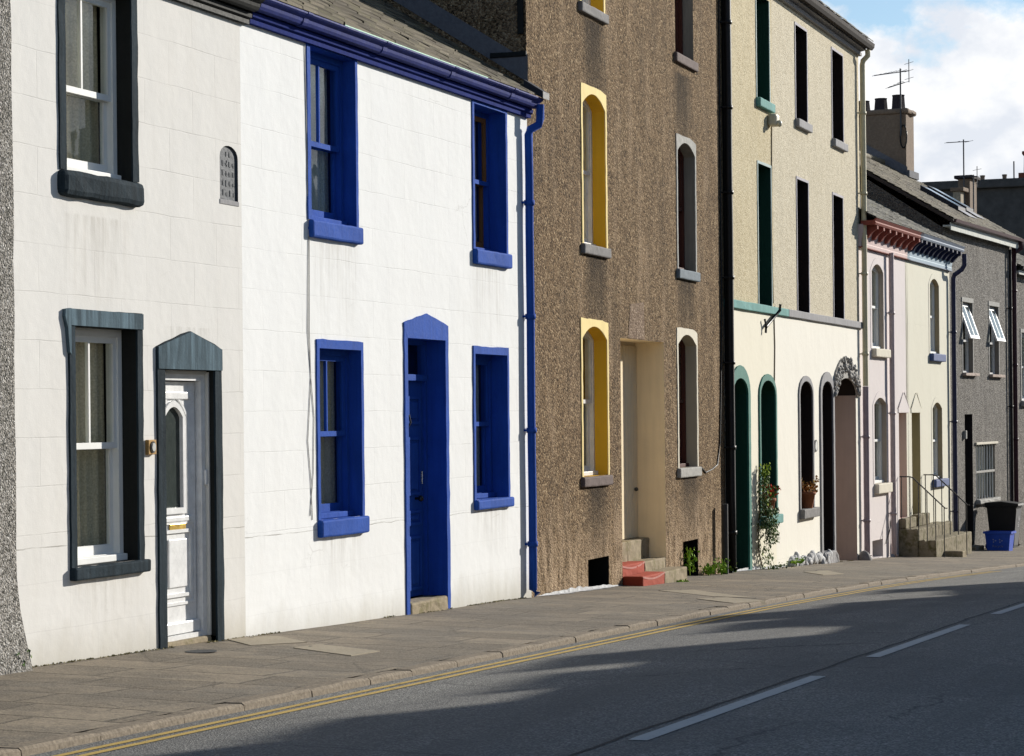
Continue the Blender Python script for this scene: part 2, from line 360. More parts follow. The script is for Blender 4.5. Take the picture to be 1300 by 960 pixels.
M['eave_white'] = paint('peeling_white_fascia', (.62, .63, .58), .6, (.25, .25, .22), .6, .35)
M['plaque'] = stone_mat('engraved_slate', (.10, .11, .125), .5, .6, 30)
M['carved'] = stone_mat('carved_stone', (.42, .40, .37), .5, .85, 18)
M['bin_black'] = plain('black_bin_plastic', (.012, .013, .013), .55)
M['bin_grey'] = plain('lit_grey_bin_plastic', (.10, .10, .11), .6)
M['box_blue'] = plain('blue_box_plastic', (.02, .085, .55), .5)
M['box_print'] = plain('faded_print', (.28, .33, .5), .7)
M['white_print'] = plain('white_print', (.75, .75, .75), .6)

# ------------------------------------------------------------------ houses laid out along the street
class House:
    def __init__(s, P, phi): s.P = P; s.phi = phi; s.zb = gz(P[0]); s.e = None
    def px(s, x, y, v=0.):                  # where a sight line meets this house's front plane (v metres behind it)
        r = ray(x, y); n = (-sin(s.phi), cos(s.phi))
        t = (s.P[0]*n[0]+(s.P[1]+D)*n[1]+v)/(r[0]*n[0]+r[1]*n[1])
        X, Y = r[0]*t-s.P[0], r[1]*t-D-s.P[1]
        return (X*cos(s.phi)+Y*sin(s.phi), r[2]*t)
    def side(s, x, y, u):                   # ... meets the plane across the house at distance u along the front
        Q = House.__new__(House); Q.P = s.world(u, 0); Q.phi = s.phi+pi/2
        return Q.px(x, y)
    def world(s, u, v): return (s.P[0]+u*cos(s.phi)-v*sin(s.phi), s.P[1]+u*sin(s.phi)+v*cos(s.phi))
    def gu(s, u, v=0): return gz(s.world(u, v)[0])
    def thing(s, name, label, cat, group='terraced houses along the pavement'):
        s.e = empty(name, (s.P[0], s.P[1], s.zb), s.phi); tag(s.e, label, cat, group); return s.e
    def B(s, mb, name, mat, parent=None): return mb.build(name, mat, parent or s.e, s.zb)
    def sub(s): q = House(s.P, s.phi); return q

fr = {}
def chain():
    P = (0., 0.); phi = 0.; q = House(P, phi)
    for n, vp, x0, y0 in [('L', 1760, 17, 850), ('W', 1760, 312, 809), ('B', 1690, 675, 758), ('T', 1720, 922, 727), ('P', 1850, 1094, 711), ('C', 1850, 1152.5, 705), ('G', 2000, 1209, 699), ('N', 2100, 1287, 694)]:
        u, z = q.px(x0, y0); P = q.world(u, 0); phi = TH-atan((vp-650)/F); q = House(P, phi); fr[n] = q
chain()

def arch(u0, u1, z0, zs, zc, kind='seg', n=10):
    """opening outline, anticlockwise from the bottom left"""
    p = [(u0, z0), (u1, z0), (u1, zs)]
    if zc > zs+1e-4:
        for i in range(1, n):
            t = cos(pi*i/n) if kind == 'round' else 1-2*i/n
            h = sqrt(max(0, 1-t*t)) if kind == 'round' else 1-t*t
            p.append(((u0+u1)/2+t*(u1-u0)/2, zs+(zc-zs)*h))
    p.append((u0, zs)); return p
class Op:
    def __init__(s, u0, u1, z0, zs, zc=None, kind='seg'):
        s.u0, s.u1, s.z0, s.zs, s.zc, s.kind = u0, u1, z0, zs, zc if zc else zs, kind
    def pts(s, o=0., ob=None):
        ob = o if ob is None else ob
        return arch(s.u0+o, s.u1-o, s.z0+ob, s.zs-(o if s.zc == s.zs else 0), s.zc-o, s.kind)
    def head(s): return s.pts()[1:][0:] if False else s.pts()
def op_px(h, tl, br, crown=None, kind='seg'):
    a = h.px(*tl); b = h.px(*br)
    if crown is None: return Op(a[0], b[0], b[1], a[1])
    return Op(a[0], b[0], b[1], a[1], h.px(*crown)[1], kind)

def shell(h, u0, u1, top, holes, mat, ridge=None, depth=7.5, eave=None, low=None, outline=None, gmat=None, sides=(1, 1)):
    """front wall pierced by its openings, plus gables and back wall"""
    g0 = min(h.gu(u0), h.gu(u1))-.5 if low is None else low
    out = outline or [(u0, g0), (u1, g0), (u1, top), (u0, top)]
    loops = [[Vector((a, b, 0)) for a, b in out]]+[[Vector((a, b, 0)) for a, b in hp] for hp in holes]
    flat = [p for L in loops for p in L]
    mb = MB(); mb.add([(p.x, 0, p.y) for p in flat], [tuple(t) for t in tessellate_polygon(loops)])
    w = h.B(mb, 'wall', mat)
    if ridge:
        rv, rz = ridge; g = MB(); e = .006
        for u, on in ((u0+e, sides[0]), (u1-e, sides[1])):
            if on: g.add([(u, 0, g0), (u, depth, g0), (u, depth, top), (u, rv, rz), (u, 0, top)], [(0, 1, 2, 3, 4)])
        g.quad((u0, depth, g0), (u1, depth, g0), (u1, depth, top), (u0, depth, top))
        h.B(g, 'gable_wall', gmat or mat)
    return w
def jitpath(p, j, step=.16):
    """refine an open path and roughen it slightly"""
    q = [p[0]]
    for a, b in zip(p, p[1:]):
        L = sqrt((a[0]-b[0])**2+(a[1]-b[1])**2); n = max(1, int(L/step))
        for i in range(1, n+1): q.append((a[0]+(b[0]-a[0])*i/n, a[1]+(b[1]-a[1])*i/n))
    return [(a+rnd(-j, j), b+rnd(-j, j)) for a, b in q]
def resample(p, n):
    d = [0.]
    for a, b in zip(p, p[1:]): d.append(d[-1]+sqrt((a[0]-b[0])**2+(a[1]-b[1])**2))
    out = []; k = 0
    for i in range(n):
        t = d[-1]*i/(n-1)
        while k < len(d)-2 and d[k+1] < t: k += 1
        f = (t-d[k])/max(1e-9, d[k+1]-d[k]); out.append((p[k][0]+(p[k+1][0]-p[k][0])*f, p[k][1]+(p[k+1][1]-p[k][1])*f))
    return out
def surround(h, op, w, t, mat, parent, outer=None, jit=.006, name='surround', zbot=None, wt=None):
    """raised painted margin: open path up the right side, over the head, down the left"""
    inn = op.pts()[1:]+[op.pts()[0]]
    if outer is None:
        wt = w if wt is None else wt
        o2 = Op(op.u0-w, op.u1+w, op.z0, op.zs+(wt if op.zc == op.zs else 0), op.zc+wt, op.kind)
        outer = o2.pts()[1:]+[o2.pts()[0]]
    if zbot is not None:
        inn = [(inn[0][0], zbot)]+inn+[(inn[-1][0], zbot)]; outer = [(outer[0][0], zbot)]+outer+[(outer[-1][0], zbot)]
    if len(inn) == len(outer):
        I, O = [], []
        for (a, b), (c, d) in zip(zip(inn, inn[1:]), zip(outer, outer[1:])):
            L = sqrt((c[0]-d[0])**2+(c[1]-d[1])**2); n = max(1, int(L/.12))
            for i in range(n):
                f = i/n; I.append((a[0]+(b[0]-a[0])*f, a[1]+(b[1]-a[1])*f)); O.append((c[0]+(d[0]-c[0])*f, c[1]+(d[1]-c[1])*f))
        I.append(inn[-1]); O.append(outer[-1])
    else:
        I = resample(inn, 40); O = resample(outer, 40)
    O = [(a+rnd(-jit, jit), b+rnd(-jit, jit)) for a, b in O]
    mb = MB(); n = len(I)
    vt = [-t+rnd(-jit, jit)*.35 for _ in I]
    vs = [(I[i][0], vt[i], I[i][1]) for i in range(n)]+[(O[i][0], vt[i], O[i][1]) for i in range(n)]+[(I[i][0], 0.0, I[i][1]) for i in range(n)]+[(O[i][0], 0.004, O[i][1]) for i in range(n)]
    fs = []
    for i in range(n-1): fs += [(i, i+1, n+i+1, n+i), (i, i+1, 2*n+i+1, 2*n+i), (n+i, n+i+1, 3*n+i+1, 3*n+i)]
    fs += [(0, n, 3*n, 2*n), (n-1, 2*n-1, 4*n-1, 3*n-1)]
    mb.add(vs, fs); return h.B(mb, name, mat, parent)
def reveal(h, op, d, mat, parent, name='reveal', bottom=True):
    p = op.pts(); n = len(p); mb = MB()
    vs = [(a, 0., b) for a, b in p]+[(a, d, b) for a, b in p]
    mb.add(vs, [(i, (i+1) % n, n+(i+1) % n, n+i) for i in range(0 if bottom else 1, n)])
    return h.B(mb, name, mat, parent)
def ring(mb, A, Bp, v0, v1):
    n = len(A)
    vs = [(a, v0, b) for a, b in A]+[(a, v0, b) for a, b in Bp]+[(a, v1, b) for a, b in A]+[(a, v1, b) for a, b in Bp]
    fs = []
    for i in range(n):
        j = (i+1) % n; fs += [(i, j, n+j, n+i), (n+i, n+j, 3*n+j, 3*n+i), (2*n+i, 2*n+j, 3*n+j, 3*n+i), (i, j, 2*n+j, 2*n+i)]
    mb.add(vs, fs)
def flatpoly(mb, p, v):
    mb.add([(a, v, b) for a, b in p], [tuple(t) for t in tessellate_polygon([[Vector((a, b, 0)) for a, b in p]])])

def sill(h, op, mat, parent, p=.09, ht=.15, ov=(.09, .09), back=.12, drop=0., jit=.006, bev=.018):
    mb = MB(); mb.box(op.u0-ov[0], op.u1+ov[1], -p, back, op.z0-ht-drop, op.z0-drop, bev, jit*.35)
    # slight fall on the top surface is left to the roughening
    return h.B(mb, 'sill', mat, parent)
def sash_window(h, op, d, frame, rev, name='sash_window', bars=True, curtain=None, meet=.5, sash=None, bars_low=False, open_top=0., rd=None, cover=(0., 1.), fw=.06):
    """box frame, two sliding sashes, glass, a curtain and a dark-coloured lining behind"""
    sash = sash or frame
    mb = MB(); ring(mb, op.pts(0.), op.pts(fw), d, d+.11)
    mb.box(op.u0+.01, op.u1-.01, d-.045, d+.1, op.z0+.002, op.z0+.055, .006)
    w = h.B(mb, name, frame)
    reveal(h, op, d+.002, rev, w)
    inn = Op(op.u0+fw, op.u1-fw, op.z0+fw, op.zs-(fw if op.zc == op.zs else 0), op.zc-fw, op.kind)
    zm = inn.z0+(inn.zc-inn.z0)*meet; st = .05
    up = Op(inn.u0, inn.u1, zm-.025, inn.zs, inn.zc, inn.kind)
    lo = Op(inn.u0, inn.u1, inn.z0, zm+.02)
    mid = (inn.u0+inn.u1)/2
    a = MB(); ring(a, up.pts(0), up.pts(st), d+.015, d+.05)
    if bars: a.box(mid-.012, mid+.012, d+.017, d+.048, zm+.02, inn.zc-.02)
    h.B(a, 'sash', sash, w)
    b = MB(); ring(b, lo.pts(0), lo.pts(st, .075), d+.056, d+.091)
    if bars_low: b.box(mid-.012, mid+.012, d+.058, d+.089, inn.z0+.04, zm)
    h.B(b, 'sash', sash, w)
    for o2, v in ((up, d+.033), (lo, d+.073)):
        g = MB(); flatpoly(g, o2.pts(st*.8), v); h.B(g, 'pane', GLASS, w)
    room(h, op, d+.12, w)
    if curtain:
        c = MB(); n = 44; vs = []; u0 = op.u0+.03+(op.u1-op.u0)*cover[0]; u1 = op.u0+(op.u1-op.u0)*cover[1]-.03; ph = rnd(0, 6)
        for i in range(n+1):
            u = u0+(u1-u0)*i/n; v = d+.155+.022*sin(i*.95+ph)+.012*sin(i*2.3+ph)
            vs += [(u, v, op.z0+.02), (u, v+.01, op.zc+.02)]
        c.add(vs, [(2*i, 2*i+2, 2*i+3, 2*i+1) for i in range(n)], True); h.B(c, 'curtain', curtain, w)
    return w
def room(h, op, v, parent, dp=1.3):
    r = MB(); a, b, z0, z1 = op.u0-.25, op.u1+.25, op.z0-.3, op.zc+.25  # lining added and coloured dark so the windows look unlit inside
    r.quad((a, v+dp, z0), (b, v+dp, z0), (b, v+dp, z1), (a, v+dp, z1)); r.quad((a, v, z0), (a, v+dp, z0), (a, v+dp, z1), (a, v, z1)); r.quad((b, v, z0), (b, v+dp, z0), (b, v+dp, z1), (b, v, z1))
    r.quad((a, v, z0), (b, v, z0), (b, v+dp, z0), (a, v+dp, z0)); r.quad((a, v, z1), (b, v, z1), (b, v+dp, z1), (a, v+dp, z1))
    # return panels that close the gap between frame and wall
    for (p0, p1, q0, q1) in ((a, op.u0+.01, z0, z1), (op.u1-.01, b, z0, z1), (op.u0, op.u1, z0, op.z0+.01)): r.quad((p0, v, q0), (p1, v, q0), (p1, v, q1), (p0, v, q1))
    return h.B(r, 'dark_room_lining', M['room'], parent)

def pipe(h, u, z0, z1, mat, r=.045, v=-.11, offset=None, brackets=5, wob=.008, name='downpipe', shoe=True):
    pts = []
    if offset: pts += offset
    n = 10
    for i in range(n+1):
        z = z1+(z0-z1)*i/n; pts.append((u+rnd(-wob, wob), v, z))
    if shoe: pts += [(u, v-.05, z0-.06)]
    mb = MB(); mb.tube(pts, r, 10); p = h.B(mb, name, mat)
    for i in range(brackets):
        z = z0+(z1-z0)*(i+.4)/brackets
        b = MB(); b.lathe([(r+.002, z-.03), (r+.014, z-.03), (r+.014, z+.03), (r+.002, z+.03)], u, v, 10); b.box(u-.08, u-.04, v+.02, .0, z-.012, z+.012); h.B(b, 'bracket', mat, p)
    return p
def slates(h, u0, u1, ev, ez, slope, rv, mat, gauge=.2, w=.3, back=True, name='roof', backv=None, thick=.014):
    L = sqrt(1+slope*slope); mb = MB(); n = int((rv-ev)*L/gauge)
    under = -.02
    mb.quad((u0, ev+.03, ez+under), (u1, ev+.03, ez+under), (u1, rv, ez+(rv-ev)*slope+under), (u0, rv, ez+(rv-ev)*slope+under))
    for i in range(n+1):
        a0 = i*gauge/L; a1 = a0+gauge*1.12/L
        if ev+a1 > rv: a1 = rv-ev
        x = u0-(w*.5 if i % 2 else 0)
        while x < u1:
            ww = w*rnd(.9, 1.1); p, q = max(x, u0)+.003, min(x+ww, u1)-.003; x += ww
            if q-p < .03: continue
            t = thick+rnd(0, .012); k = rnd(-.006, .006)
            vs = [(p, ev+a0+k, ez+a0*slope+t), (q, ev+a0+k+rnd(-.004, .004), ez+a0*slope+t+rnd(-.003, .003)), (q, ev+a1, ez+a1*slope+.003), (p, ev+a1, ez+a1*slope+.003), (p, ev+a0+k, ez+a0*slope-.002), (q, ev+a0+k, ez+a0*slope-.002)]
            mb.add(vs, [(0, 1, 2, 3), (4, 5, 1, 0)])
    rz = ez+(rv-ev)*slope
    if back:
        bv = backv or (rv*2-ev); mb.quad((u0, rv, rz), (u1, rv, rz), (u1, bv, rz-(bv-rv)*slope), (u0, bv, rz-(bv-rv)*slope))
    mb.tube([(u0, rv, rz+.02), (u1, rv, rz+.02)], .09, 8)
    return h.B(mb, name, mat), rz
def text_mesh(body, size, ext=.002):
    cu = bpy.data.curves.new('lettering', 'FONT'); cu.body = body; cu.size = size; cu.extrude = ext; cu.align_x = 'CENTER'; cu.align_y = 'CENTER'; cu.resolution_u = 3
    o = bpy.data.objects.new('lettering', cu); COL.objects.link(o)
    dg = bpy.context.evaluated_depsgraph_get(); me = bpy.data.meshes.new_from_object(o.evaluated_get(dg)); bpy.data.objects.remove(o); bpy.data.curves.remove(cu)
    vs = [v.co[:] for v in me.vertices]; fs = [tuple(p.vertices) for p in me.polygons]; bpy.data.meshes.remove(me); return vs, fs

# ================================================================== LEFT NEIGHBOUR (a sliver of pebbledash at the picture's edge)
h = House(fr['L'].world(0, 0), 0.); h.thing('pebbledash_house', 'grey and white pebbledashed house edge at the far left beside the greyed white house', 'house')
mb = MB(); nz = 34; zt, zl = 5.6, -2.3; vs = []
for i in range(nz+1):
    z = zl+(zt-zl)*i/nz; fl = max(0, (-1.25-z))*.16
    e = .0+rnd(-.008, .008)+fl*.6
    vs += [(-7, -.05-fl, z), (e-.02, -.05-fl, z), (e, -.02-fl*.6, z), (e, .05, z)]
mb.add(vs, [(4*i+k, 4*i+k+1, 4*i+k+5, 4*i+k+4) for i in range(nz) for k in range(3)])
h.B(mb, 'wall', M['edge_peb'])
mb = MB(); mb.quad((-7, 8, zl), (0, 8, zl), (0, 8, zt), (-7, 8, zt)); mb.add([(-7, 0, zl), (-7, 8, zl), (-7, 8, zt), (-7, 4, zt+2.2), (-7, 0, zt)], [(0, 1, 2, 3, 4)]); h.B(mb, 'gable_wall', M['edge_peb'])
mb = MB(); mb.prism_u([(-.25, zt), (4, zt+2.6), (8.2, zt), (8.2, zt+.08), (4, zt+2.7), (-.25, zt+.1)], -7.1, 0.); h.B(mb, 'roof', M['slate_grey'])

# ================================================================== GREYED WHITE HOUSE
h = fr['L']; h.thing('white_house', 'greyed white house with slate blue window and door surrounds and a white panelled door', 'house')
UW = 3.75
top = 3.5
o1 = Op(h.px(82, 120)[0], h.px(166, 120)[0], h.px(166, 231)[1], 3.42)
o2 = op_px(h, (93, 414), (175, 711))
o3 = op_px(h, (207, 469), (274, 806))
pl = (h.px(279, 220)[0], h.px(302, 220)[0], h.px(290, 256)[1], h.px(290, 200)[1], h.px(289, 185)[1])
plo = Op(*pl, 'round')
o3h = Op(o3.u0, o3.u1, h.gu(3)-.45, o3.zs)
shell(h, 0, UW, top, [o1.pts(), o2.pts(), o3h.pts(), plo.pts()], M['white_l'], (4, 6.4), 7.5)
for o, mt, cur in ((o1, .44, M['net']), (o2, .5, M['net'])):
    w = sash_window(h, o, .13, M['white_p'], M['black_paint'], bars=True, curtain=cur, meet=mt, cover=(.0, 1.0))
    if o is o1:
        surround(h, o, .095, .014, M['dark_trim'], w, jit=.005)
        sill(h, o, M['dark_trim'], w, .075, .2, (.12, .11), jit=.016, bev=.045, back=.06)
        w['label'] = 'upper sash window with black reveal and thick worn dark sill'
    else:
        a, b, z1 = o.u0, o.u1, o.zs
        surround(h, o, .085, .018, M['dark_trim'], w, wt=.13, jit=.005)
        e = MB(); e.poly_ext([(a-.155, z1+.125), (a-.075, z1+.135), (a-.075, z1-.22), (a-.1, z1-.2), (a-.125, z1-.02), (a-.16, z1+.07)], -.03, .003); h.B(e, 'lintel_ear', M['faded_trim'], w)
        e = MB(); e.poly_ext([(a-.07, z1+.004), (b+.083, z1+.004), (b+.084, z1+.128), (a-.07, z1+.132)], -.028, -.012); h.B(e, 'lintel', M['faded_trim'], w)
        sill(h, o, M['dark_trim'], w, .06, .1, (.09, .12), jit=.008, bev=.015, back=.06)
        w['label'] = 'lower sash window with lace curtain under a weathered dark lintel'
# front door
d = MB(); dv = .105
fw = .085
ring(d, o3.pts(0), o3.pts(fw, .04), dv-.03, dv+.09)
door = h.B(d, 'front_door', M['upvc']); door['label'] = 'white panelled front door with oval topped dark glass and brass letter plate'
reveal(h, o3, dv-.028, M['black_paint'], door, bottom=False)
jm = MB(); jm.box(o3.u1-.02, o3.u1-.001, .04, dv-.031, o3.z0, o3.zs-.01); jm.box(o3.u0+.001, o3.u1-.021, .055, dv-.031, o3.zs-.03, o3.zs-.002); h.B(jm, 'jamb_lining', M['grey_w'], door)
a, b, z0, z1 = o3.u0+fw+.008, o3.u1-fw-.008, o3.z0+.045, o3.zs-fw-.01
lf = MB(); H_ = z1-z0; dp0 = dv+.03
gl = Op(a+.14, b-.25, z0+H_*.50, z0+H_*.86, z0+H_*.90, 'seg')
pa = Op(a+.15, b-.13, z0+H_*.16, z0+H_*.40)
loops = [[Vector((x, y, 0)) for x, y in Op(a, b, z0, z1).pts()], [Vector((x, y, 0)) for x, y in gl.pts()]]
fl = [p for L in loops for p in L]; lf.add([(p.x, dp0, p.y) for p in fl], [tuple(t) for t in tessellate_polygon(loops)])
ring(lf, gl.pts(-.05), gl.pts(0), dp0-.022, dp0+.03); ring(lf, gl.pts(-.11), gl.pts(-.085), dp0-.012, dp0); ring(lf, pa.pts(-.03), pa.pts(.0), dp0-.018, dp0+.002); ring(lf, pa.pts(-.1), pa.pts(-.075), dp0-.012, dp0); lf.box(pa.u0+.05, pa.u1-.05, dp0-.014, dp0, pa.z0+.05, pa.zs-.05, .008)
lf.box(a, b, dp0-.035, dp0, z0, z0+.1, .01); lf.box(a+.1, b-.08, dp0-.02, dp0, z0+H_*.93, z0+H_*.96, .008); lf.box(a+.1, b-.08, dp0-.02, dp0, z0+H_*.445, z0+H_*.465, .006)
h.B(lf, 'door_leaf', M['upvc'], door)
g = MB(); flatpoly(g, gl.pts(-.002), dp0+.012); gg = h.B(g, 'pane', plain('dark_green_glass', (.035, .045, .042), .2), door)
lp = MB(); lp.box((a+b)/2-.13, (a+b)/2+.15, dp0-.016, dp0-.001, z0+H_*.405, z0+H_*.437, .005); h.B(lp, 'letter_plate', M['brass'], door)
hg = MB(); hg.box(o3.u1-.05, o3.u1-.021, dv-.055, dv-.031, .0-.55, -.42, .004); h.B(hg, 'hinge', M['upvc'], door)
um = (o3.u0+o3.u1)/2; gl0 = h.gu(um)-.25
s_ = .125
def peak(o, s, hh, pk, zb): # path up right, gable-shaped head, down left (outer) matching the plain opening path
    return [(o.u1+s, zb), (o.u1+s, o.zs+hh*.5), (o.u1+s, o.zs+hh), ((o.u0+o.u1)/2, o.zs+pk), (o.u0-s, o.zs+hh), (o.u0-s, o.zs+hh*.5), (o.u0-s, zb)]
def peak_in(o, zb): return [(o.u1, zb), (o.u1, o.zs-.02), (o.u1, o.zs), ((o.u0+o.u1)/2, o.zs), (o.u0, o.zs), (o.u0, o.zs-.02), (o.u0, zb)]
def surround_peak(h, o, s, hh, pk, zb, t, mat, parent):
    class Q: pass
    q = Q(); q.pts = lambda: [peak_in(o, zb)[-1]]+peak_in(o, zb)[:-1]
    return surround(h, q, 0, t, mat, parent, outer=peak(o, s, hh, pk, zb), jit=.006)
surround_peak(h, o3, .125, .19, .33, gl0, .02, M['dark_trim'], door)
e = MB(); e.poly_ext([(o3.u0-.118, o3.zs+.004), (o3.u1+.118, o3.zs+.004), (o3.u1+.118, o3.zs+.185), (um, o3.zs+.322), (o3.u0-.118, o3.zs+.185)], -.03, -.014); h.B(e, 'lintel', M['faded_trim'], door)
st = MB(); st.box(o3.u0-.0, o3.u1, -.02, dv+.05, gl0-.1, o3.z0-.07, .02, .004); st.box(o3.u0+.02, o3.u1-.01, .03, dv+.05, o3.z0-.06, o3.z0+.0, .015, .003); h.B(st, 'doorstep', M['step'], door)
bl = MB(); bl.box(o3.u1-.0, o3.u1+.0, 0, .1, gl0, gl0+.01)
# date stone in its shallow niche
ps = MB(); flatpoly(ps, plo.pts(), .018); p = plo.pts(); n = len(p); ps.add([(a, 0., b) for a, b in p]+[(a, .019, b) for a, b in p], [(i, (i+1) % n, n+(i+1) % n, n+i) for i in range(n)])
nst = len(ps.f); ds = ps
for r_ in range(5):
    zz = plo.zs+.03-r_*.085
    for k in range(4 if r_ else 2):
        uu = plo.u0+.09+k*.065+(.06 if not r_ else 0)
        if uu > plo.u1-.05: continue
        for q in range(3): ds.box(uu+rnd(-.012, .012)-.006, uu+rnd(0, .012)+.008, .0125+q*.001+rnd(0, .0008), .0185+q*.0007, zz-rnd(.01, .028), zz+rnd(.0, .03))
pq = h.B(ps, 'date_stone', M['plaque']); pq.data.materials.append(stone_mat('lime_in_letters', (.19, .195, .20), .4))
for p_ in pq.data.polygons:
    if p_.index >= nst: p_.material_index = 1
lg = MB(); lg.box(plo.u0-.01, plo.u1+.01, -.006, .017, plo.z0-.03, plo.z0+.012, .005); h.B(lg, 'ledge', M['grey_band'], pq)
# bell box
c0 = h.px(183.5, 568); zc_ = c0[1]; bb = MB(); bu = h.px(184, 568)[0]
bb.box(bu, bu+.13, -.035, 0, zc_-.06, zc_+.06, .006); be = h.B(bb, 'bell_box', paint('varnished_orange_wood', (.42, .25, .09), .5))
ov = MB(); ov.add([(bu+.065+.043*cos(t*.4), -.0375-.005*(k), zc_+.048*sin(t*.4)) for k in (0, 1) for t in range(16)], [tuple(range(16)), tuple(range(16, 32))]+[(i, (i+1) % 16, 16+(i+1) % 16, 16+i) for i in range(16)]); h.B(ov, 'bell_rim', plain('dark_rim', (.03, .03, .03), .4), be)
ov = MB(); ov.add([(bu+.068+.03*cos(t*.4), -.0440-.004*k, zc_+.035*sin(t*.4)) for k in (0, 1) for t in range(16)], [tuple(range(16)), tuple(range(16, 32))]+[(i, (i+1) % 16, 16+(i+1) % 16, 16+i) for i in range(16)]); h.B(ov, 'bell_push', plain('pale_button', (.5, .5, .47), .4), be)

def eaves(h, u0, u1, mat_f, mat_g, wt):
    m_ = MB(); m_.prism_u([(0.002, wt-.005), (-.045, wt-.005), (-.045, wt+.035), (-.07, wt+.05), (-.075, wt+.085), (-.06, wt+.1), (-.06, wt+.2), (0.002, wt+.2)], u0, u1); f = h.B(m_, 'fascia', mat_f)
    g_ = MB(); pr = [(-.064, wt+.105), (-.10, wt+.1), (-.135, wt+.11), (-.15, wt+.135), (-.158, wt+.165), (-.19, wt+.185), (-.205, wt+.2), (-.205, wt+.215), (-.19, wt+.215), (-.15, wt+.18), (-.064, wt+.15)]
    g_.prism_u(pr, u0, u1)
    n = max(2, int((u1-u0)/1.6)); gt = h.B(g_, 'gutter', mat_g)
    for i in range(n):
        g2 = MB(); u = u0+(u1-u0)*(i+.5)/n; g2.prism_u([(v*1.0-.006 if v < -.08 else v, z-.006 if z < wt+.16 else z+.002) for v, z in pr], u-.05, u+.05); h.B(g2, 'joint', mat_g, gt)
    return f, gt
eaves(h, 0, UW+.1, M['black_paint'], M['black_paint'], 3.5)
slates(h, 0, UW, -.17, 3.735, .635, 4., M['slate'])

# ================================================================== WHITE HOUSE WITH COBALT TRIM
h = fr['W']; h.thing('white_house', 'bright white house with cobalt blue door and window surrounds and a blue downpipe', 'house')
UW = 7.41
b1 = Op(h.px(393, 160)[0], h.px(450, 160)[0], h.px(452, 289)[1], 3.50)
b2 = op_px(h, (600.5, 131), (642, 323))
b3 = op_px(h, (404, 442), (459, 655))
b4 = op_px(h, (602, 449), (644.5, 631))
b5 = op_px(h, (516, 429), (567, 756))
b5h = Op(b5.u0, b5.u1, h.gu(4)-.45, b5.zs)
shell(h, 0, UW, 3.52, [b1.pts(), b2.pts(), b3.pts(), b4.pts(), b5h.pts()], M['white_w'], (4, 6.42), 7.5)
for o, d, s2, meet, lab, cur in ((b1, .12, M['blue'], .46, 'upper left blue sash window with a glazing bar, tucked under the gutter', M['darkcur']), (b2, .19, M['brown_wood'], .5, 'upper right blue window with brown wooden sashes', M['net']),
                        (b3, .12, M['blue'], .5, 'lower left blue sash window with a glazing bar', M['curtain']), (b4, .18, M['blue'], .52, 'lower right blue sash window beside the downpipe', M['darkcur'])):
    w = sash_window(h, o, d, M['blue'], M['blue'], bars=(o in (b1, b3)), curtain=cur, meet=meet, sash=s2)
    if s2 is not M['blue']:
        mr = MB(); zmm = o.z0+.06+(o.zc-o.z0-.12)*meet; mr.box(o.u0+.06, o.u1-.06, d-.01, d+.014, zmm-.03, zmm+.02, .004); h.B(mr, 'meeting_rail', M['blue'], w)
    w['label'] = lab
    if o is b1: surround(h, o, .07, .014, M['blue'], w, outer=[(o.u1+.055, o.z0), (o.u1+.055, 3.512), (o.u0-.07, 3.512), (o.u0-.07, o.z0)], jit=.004)
    else: surround(h, o, .055, .014, M['blue'], w, wt=.06 if o is b2 else .085, jit=.005)
    sill(h, o, M['blue'], w, .06, .165 if o is not b4 else .11, (.06, .075), jit=.007, bev=.02)
# door
dv = .23; d = MB(); zt_ = h.px(534, 477)[1]
ring(d, b5.pts(0), b5.pts(.05, .0), dv-.03, dv+.06)
d.box(b5.u0+.04, b5.u1-.04, dv-.05, dv+.05, zt_-.05, zt_+.02, .01)
door = h.B(d, 'front_door', M['blue']); door['label'] = 'cobalt blue panelled front door under a dark fanlight'
reveal(h, b5, dv-.02, M['blue'], door, bottom=False)
a, b, z0, z1 = b5.u0+.052, b5.u1-.052, b5.z0+.01, zt_-.052
lf = MB(); lf.box(a, b, dv+.012, dv+.055, z0, z1)
Hh = z1-z0; mc = (a+b)/2
for (p0, p1) in ((a+.09, mc-.045), (mc+.045, b-.09)):
    for (q0, q1) in ((.03, .28), (.33, .36) if False else (.33, .40), (.47, .74), (.80, .93)):
        P_ = Op(p0, p1, z0+Hh*q0, z0+Hh*q1); ring(lf, P_.pts(0), P_.pts(.03), dv-.008, dv+.012)
        lf.box(p0+.06, p1-.06, dv-.002, dv+.012, z0+Hh*q0+.06, max(z0+Hh*q0+.07, z0+Hh*q1-.06), .006)
h.B(lf, 'door_leaf', M['blue'], door)
kn = MB(); ku, kz = h.px(535, 633, dv-.06); kn.blob((ku, dv-.055, kz), (.035, .03, .035), 2, 0); kn.tube([(ku, dv-.04, kz), (ku, dv+.012, kz)], .014); h.B(kn, 'door_knob', plain('dark_bronze', (.05, .045, .04), .25, .9), door)
kn = MB(); kn.box(mc-.03, mc+.03, dv-.012, dv+.012, kz-.1, kz+.1, .005); h.B(kn, 'letter_plate', M['chrome'], door)
kn = MB(); ku2, kz2 = h.px(519, 534, dv); kn.tube([(mc, dv-.03, kz2+.06), (mc, dv-.05, kz2-.02), (mc, dv-.02, kz2-.07)], .012); kn.box(mc-.02, mc+.02, dv-.016, dv+.011, kz2-.08, kz2+.08, .004); h.B(kn, 'door_knocker', M['iron'], door)
kn = MB(); ku3, kz3 = h.px(534, 605, dv); kn.box(ku3-.02, ku3+.02, dv-.03, dv+.011, kz3-.08, kz3+.06, .006); h.B(kn, 'lock_plate', M['chrome'], door)
fg = MB(); flatpoly(fg, Op(b5.u0+.05, b5.u1-.05, zt_+.02, b5.zs-.05).pts(), dv+.02); h.B(fg, 'fanlight', GLASS, door)
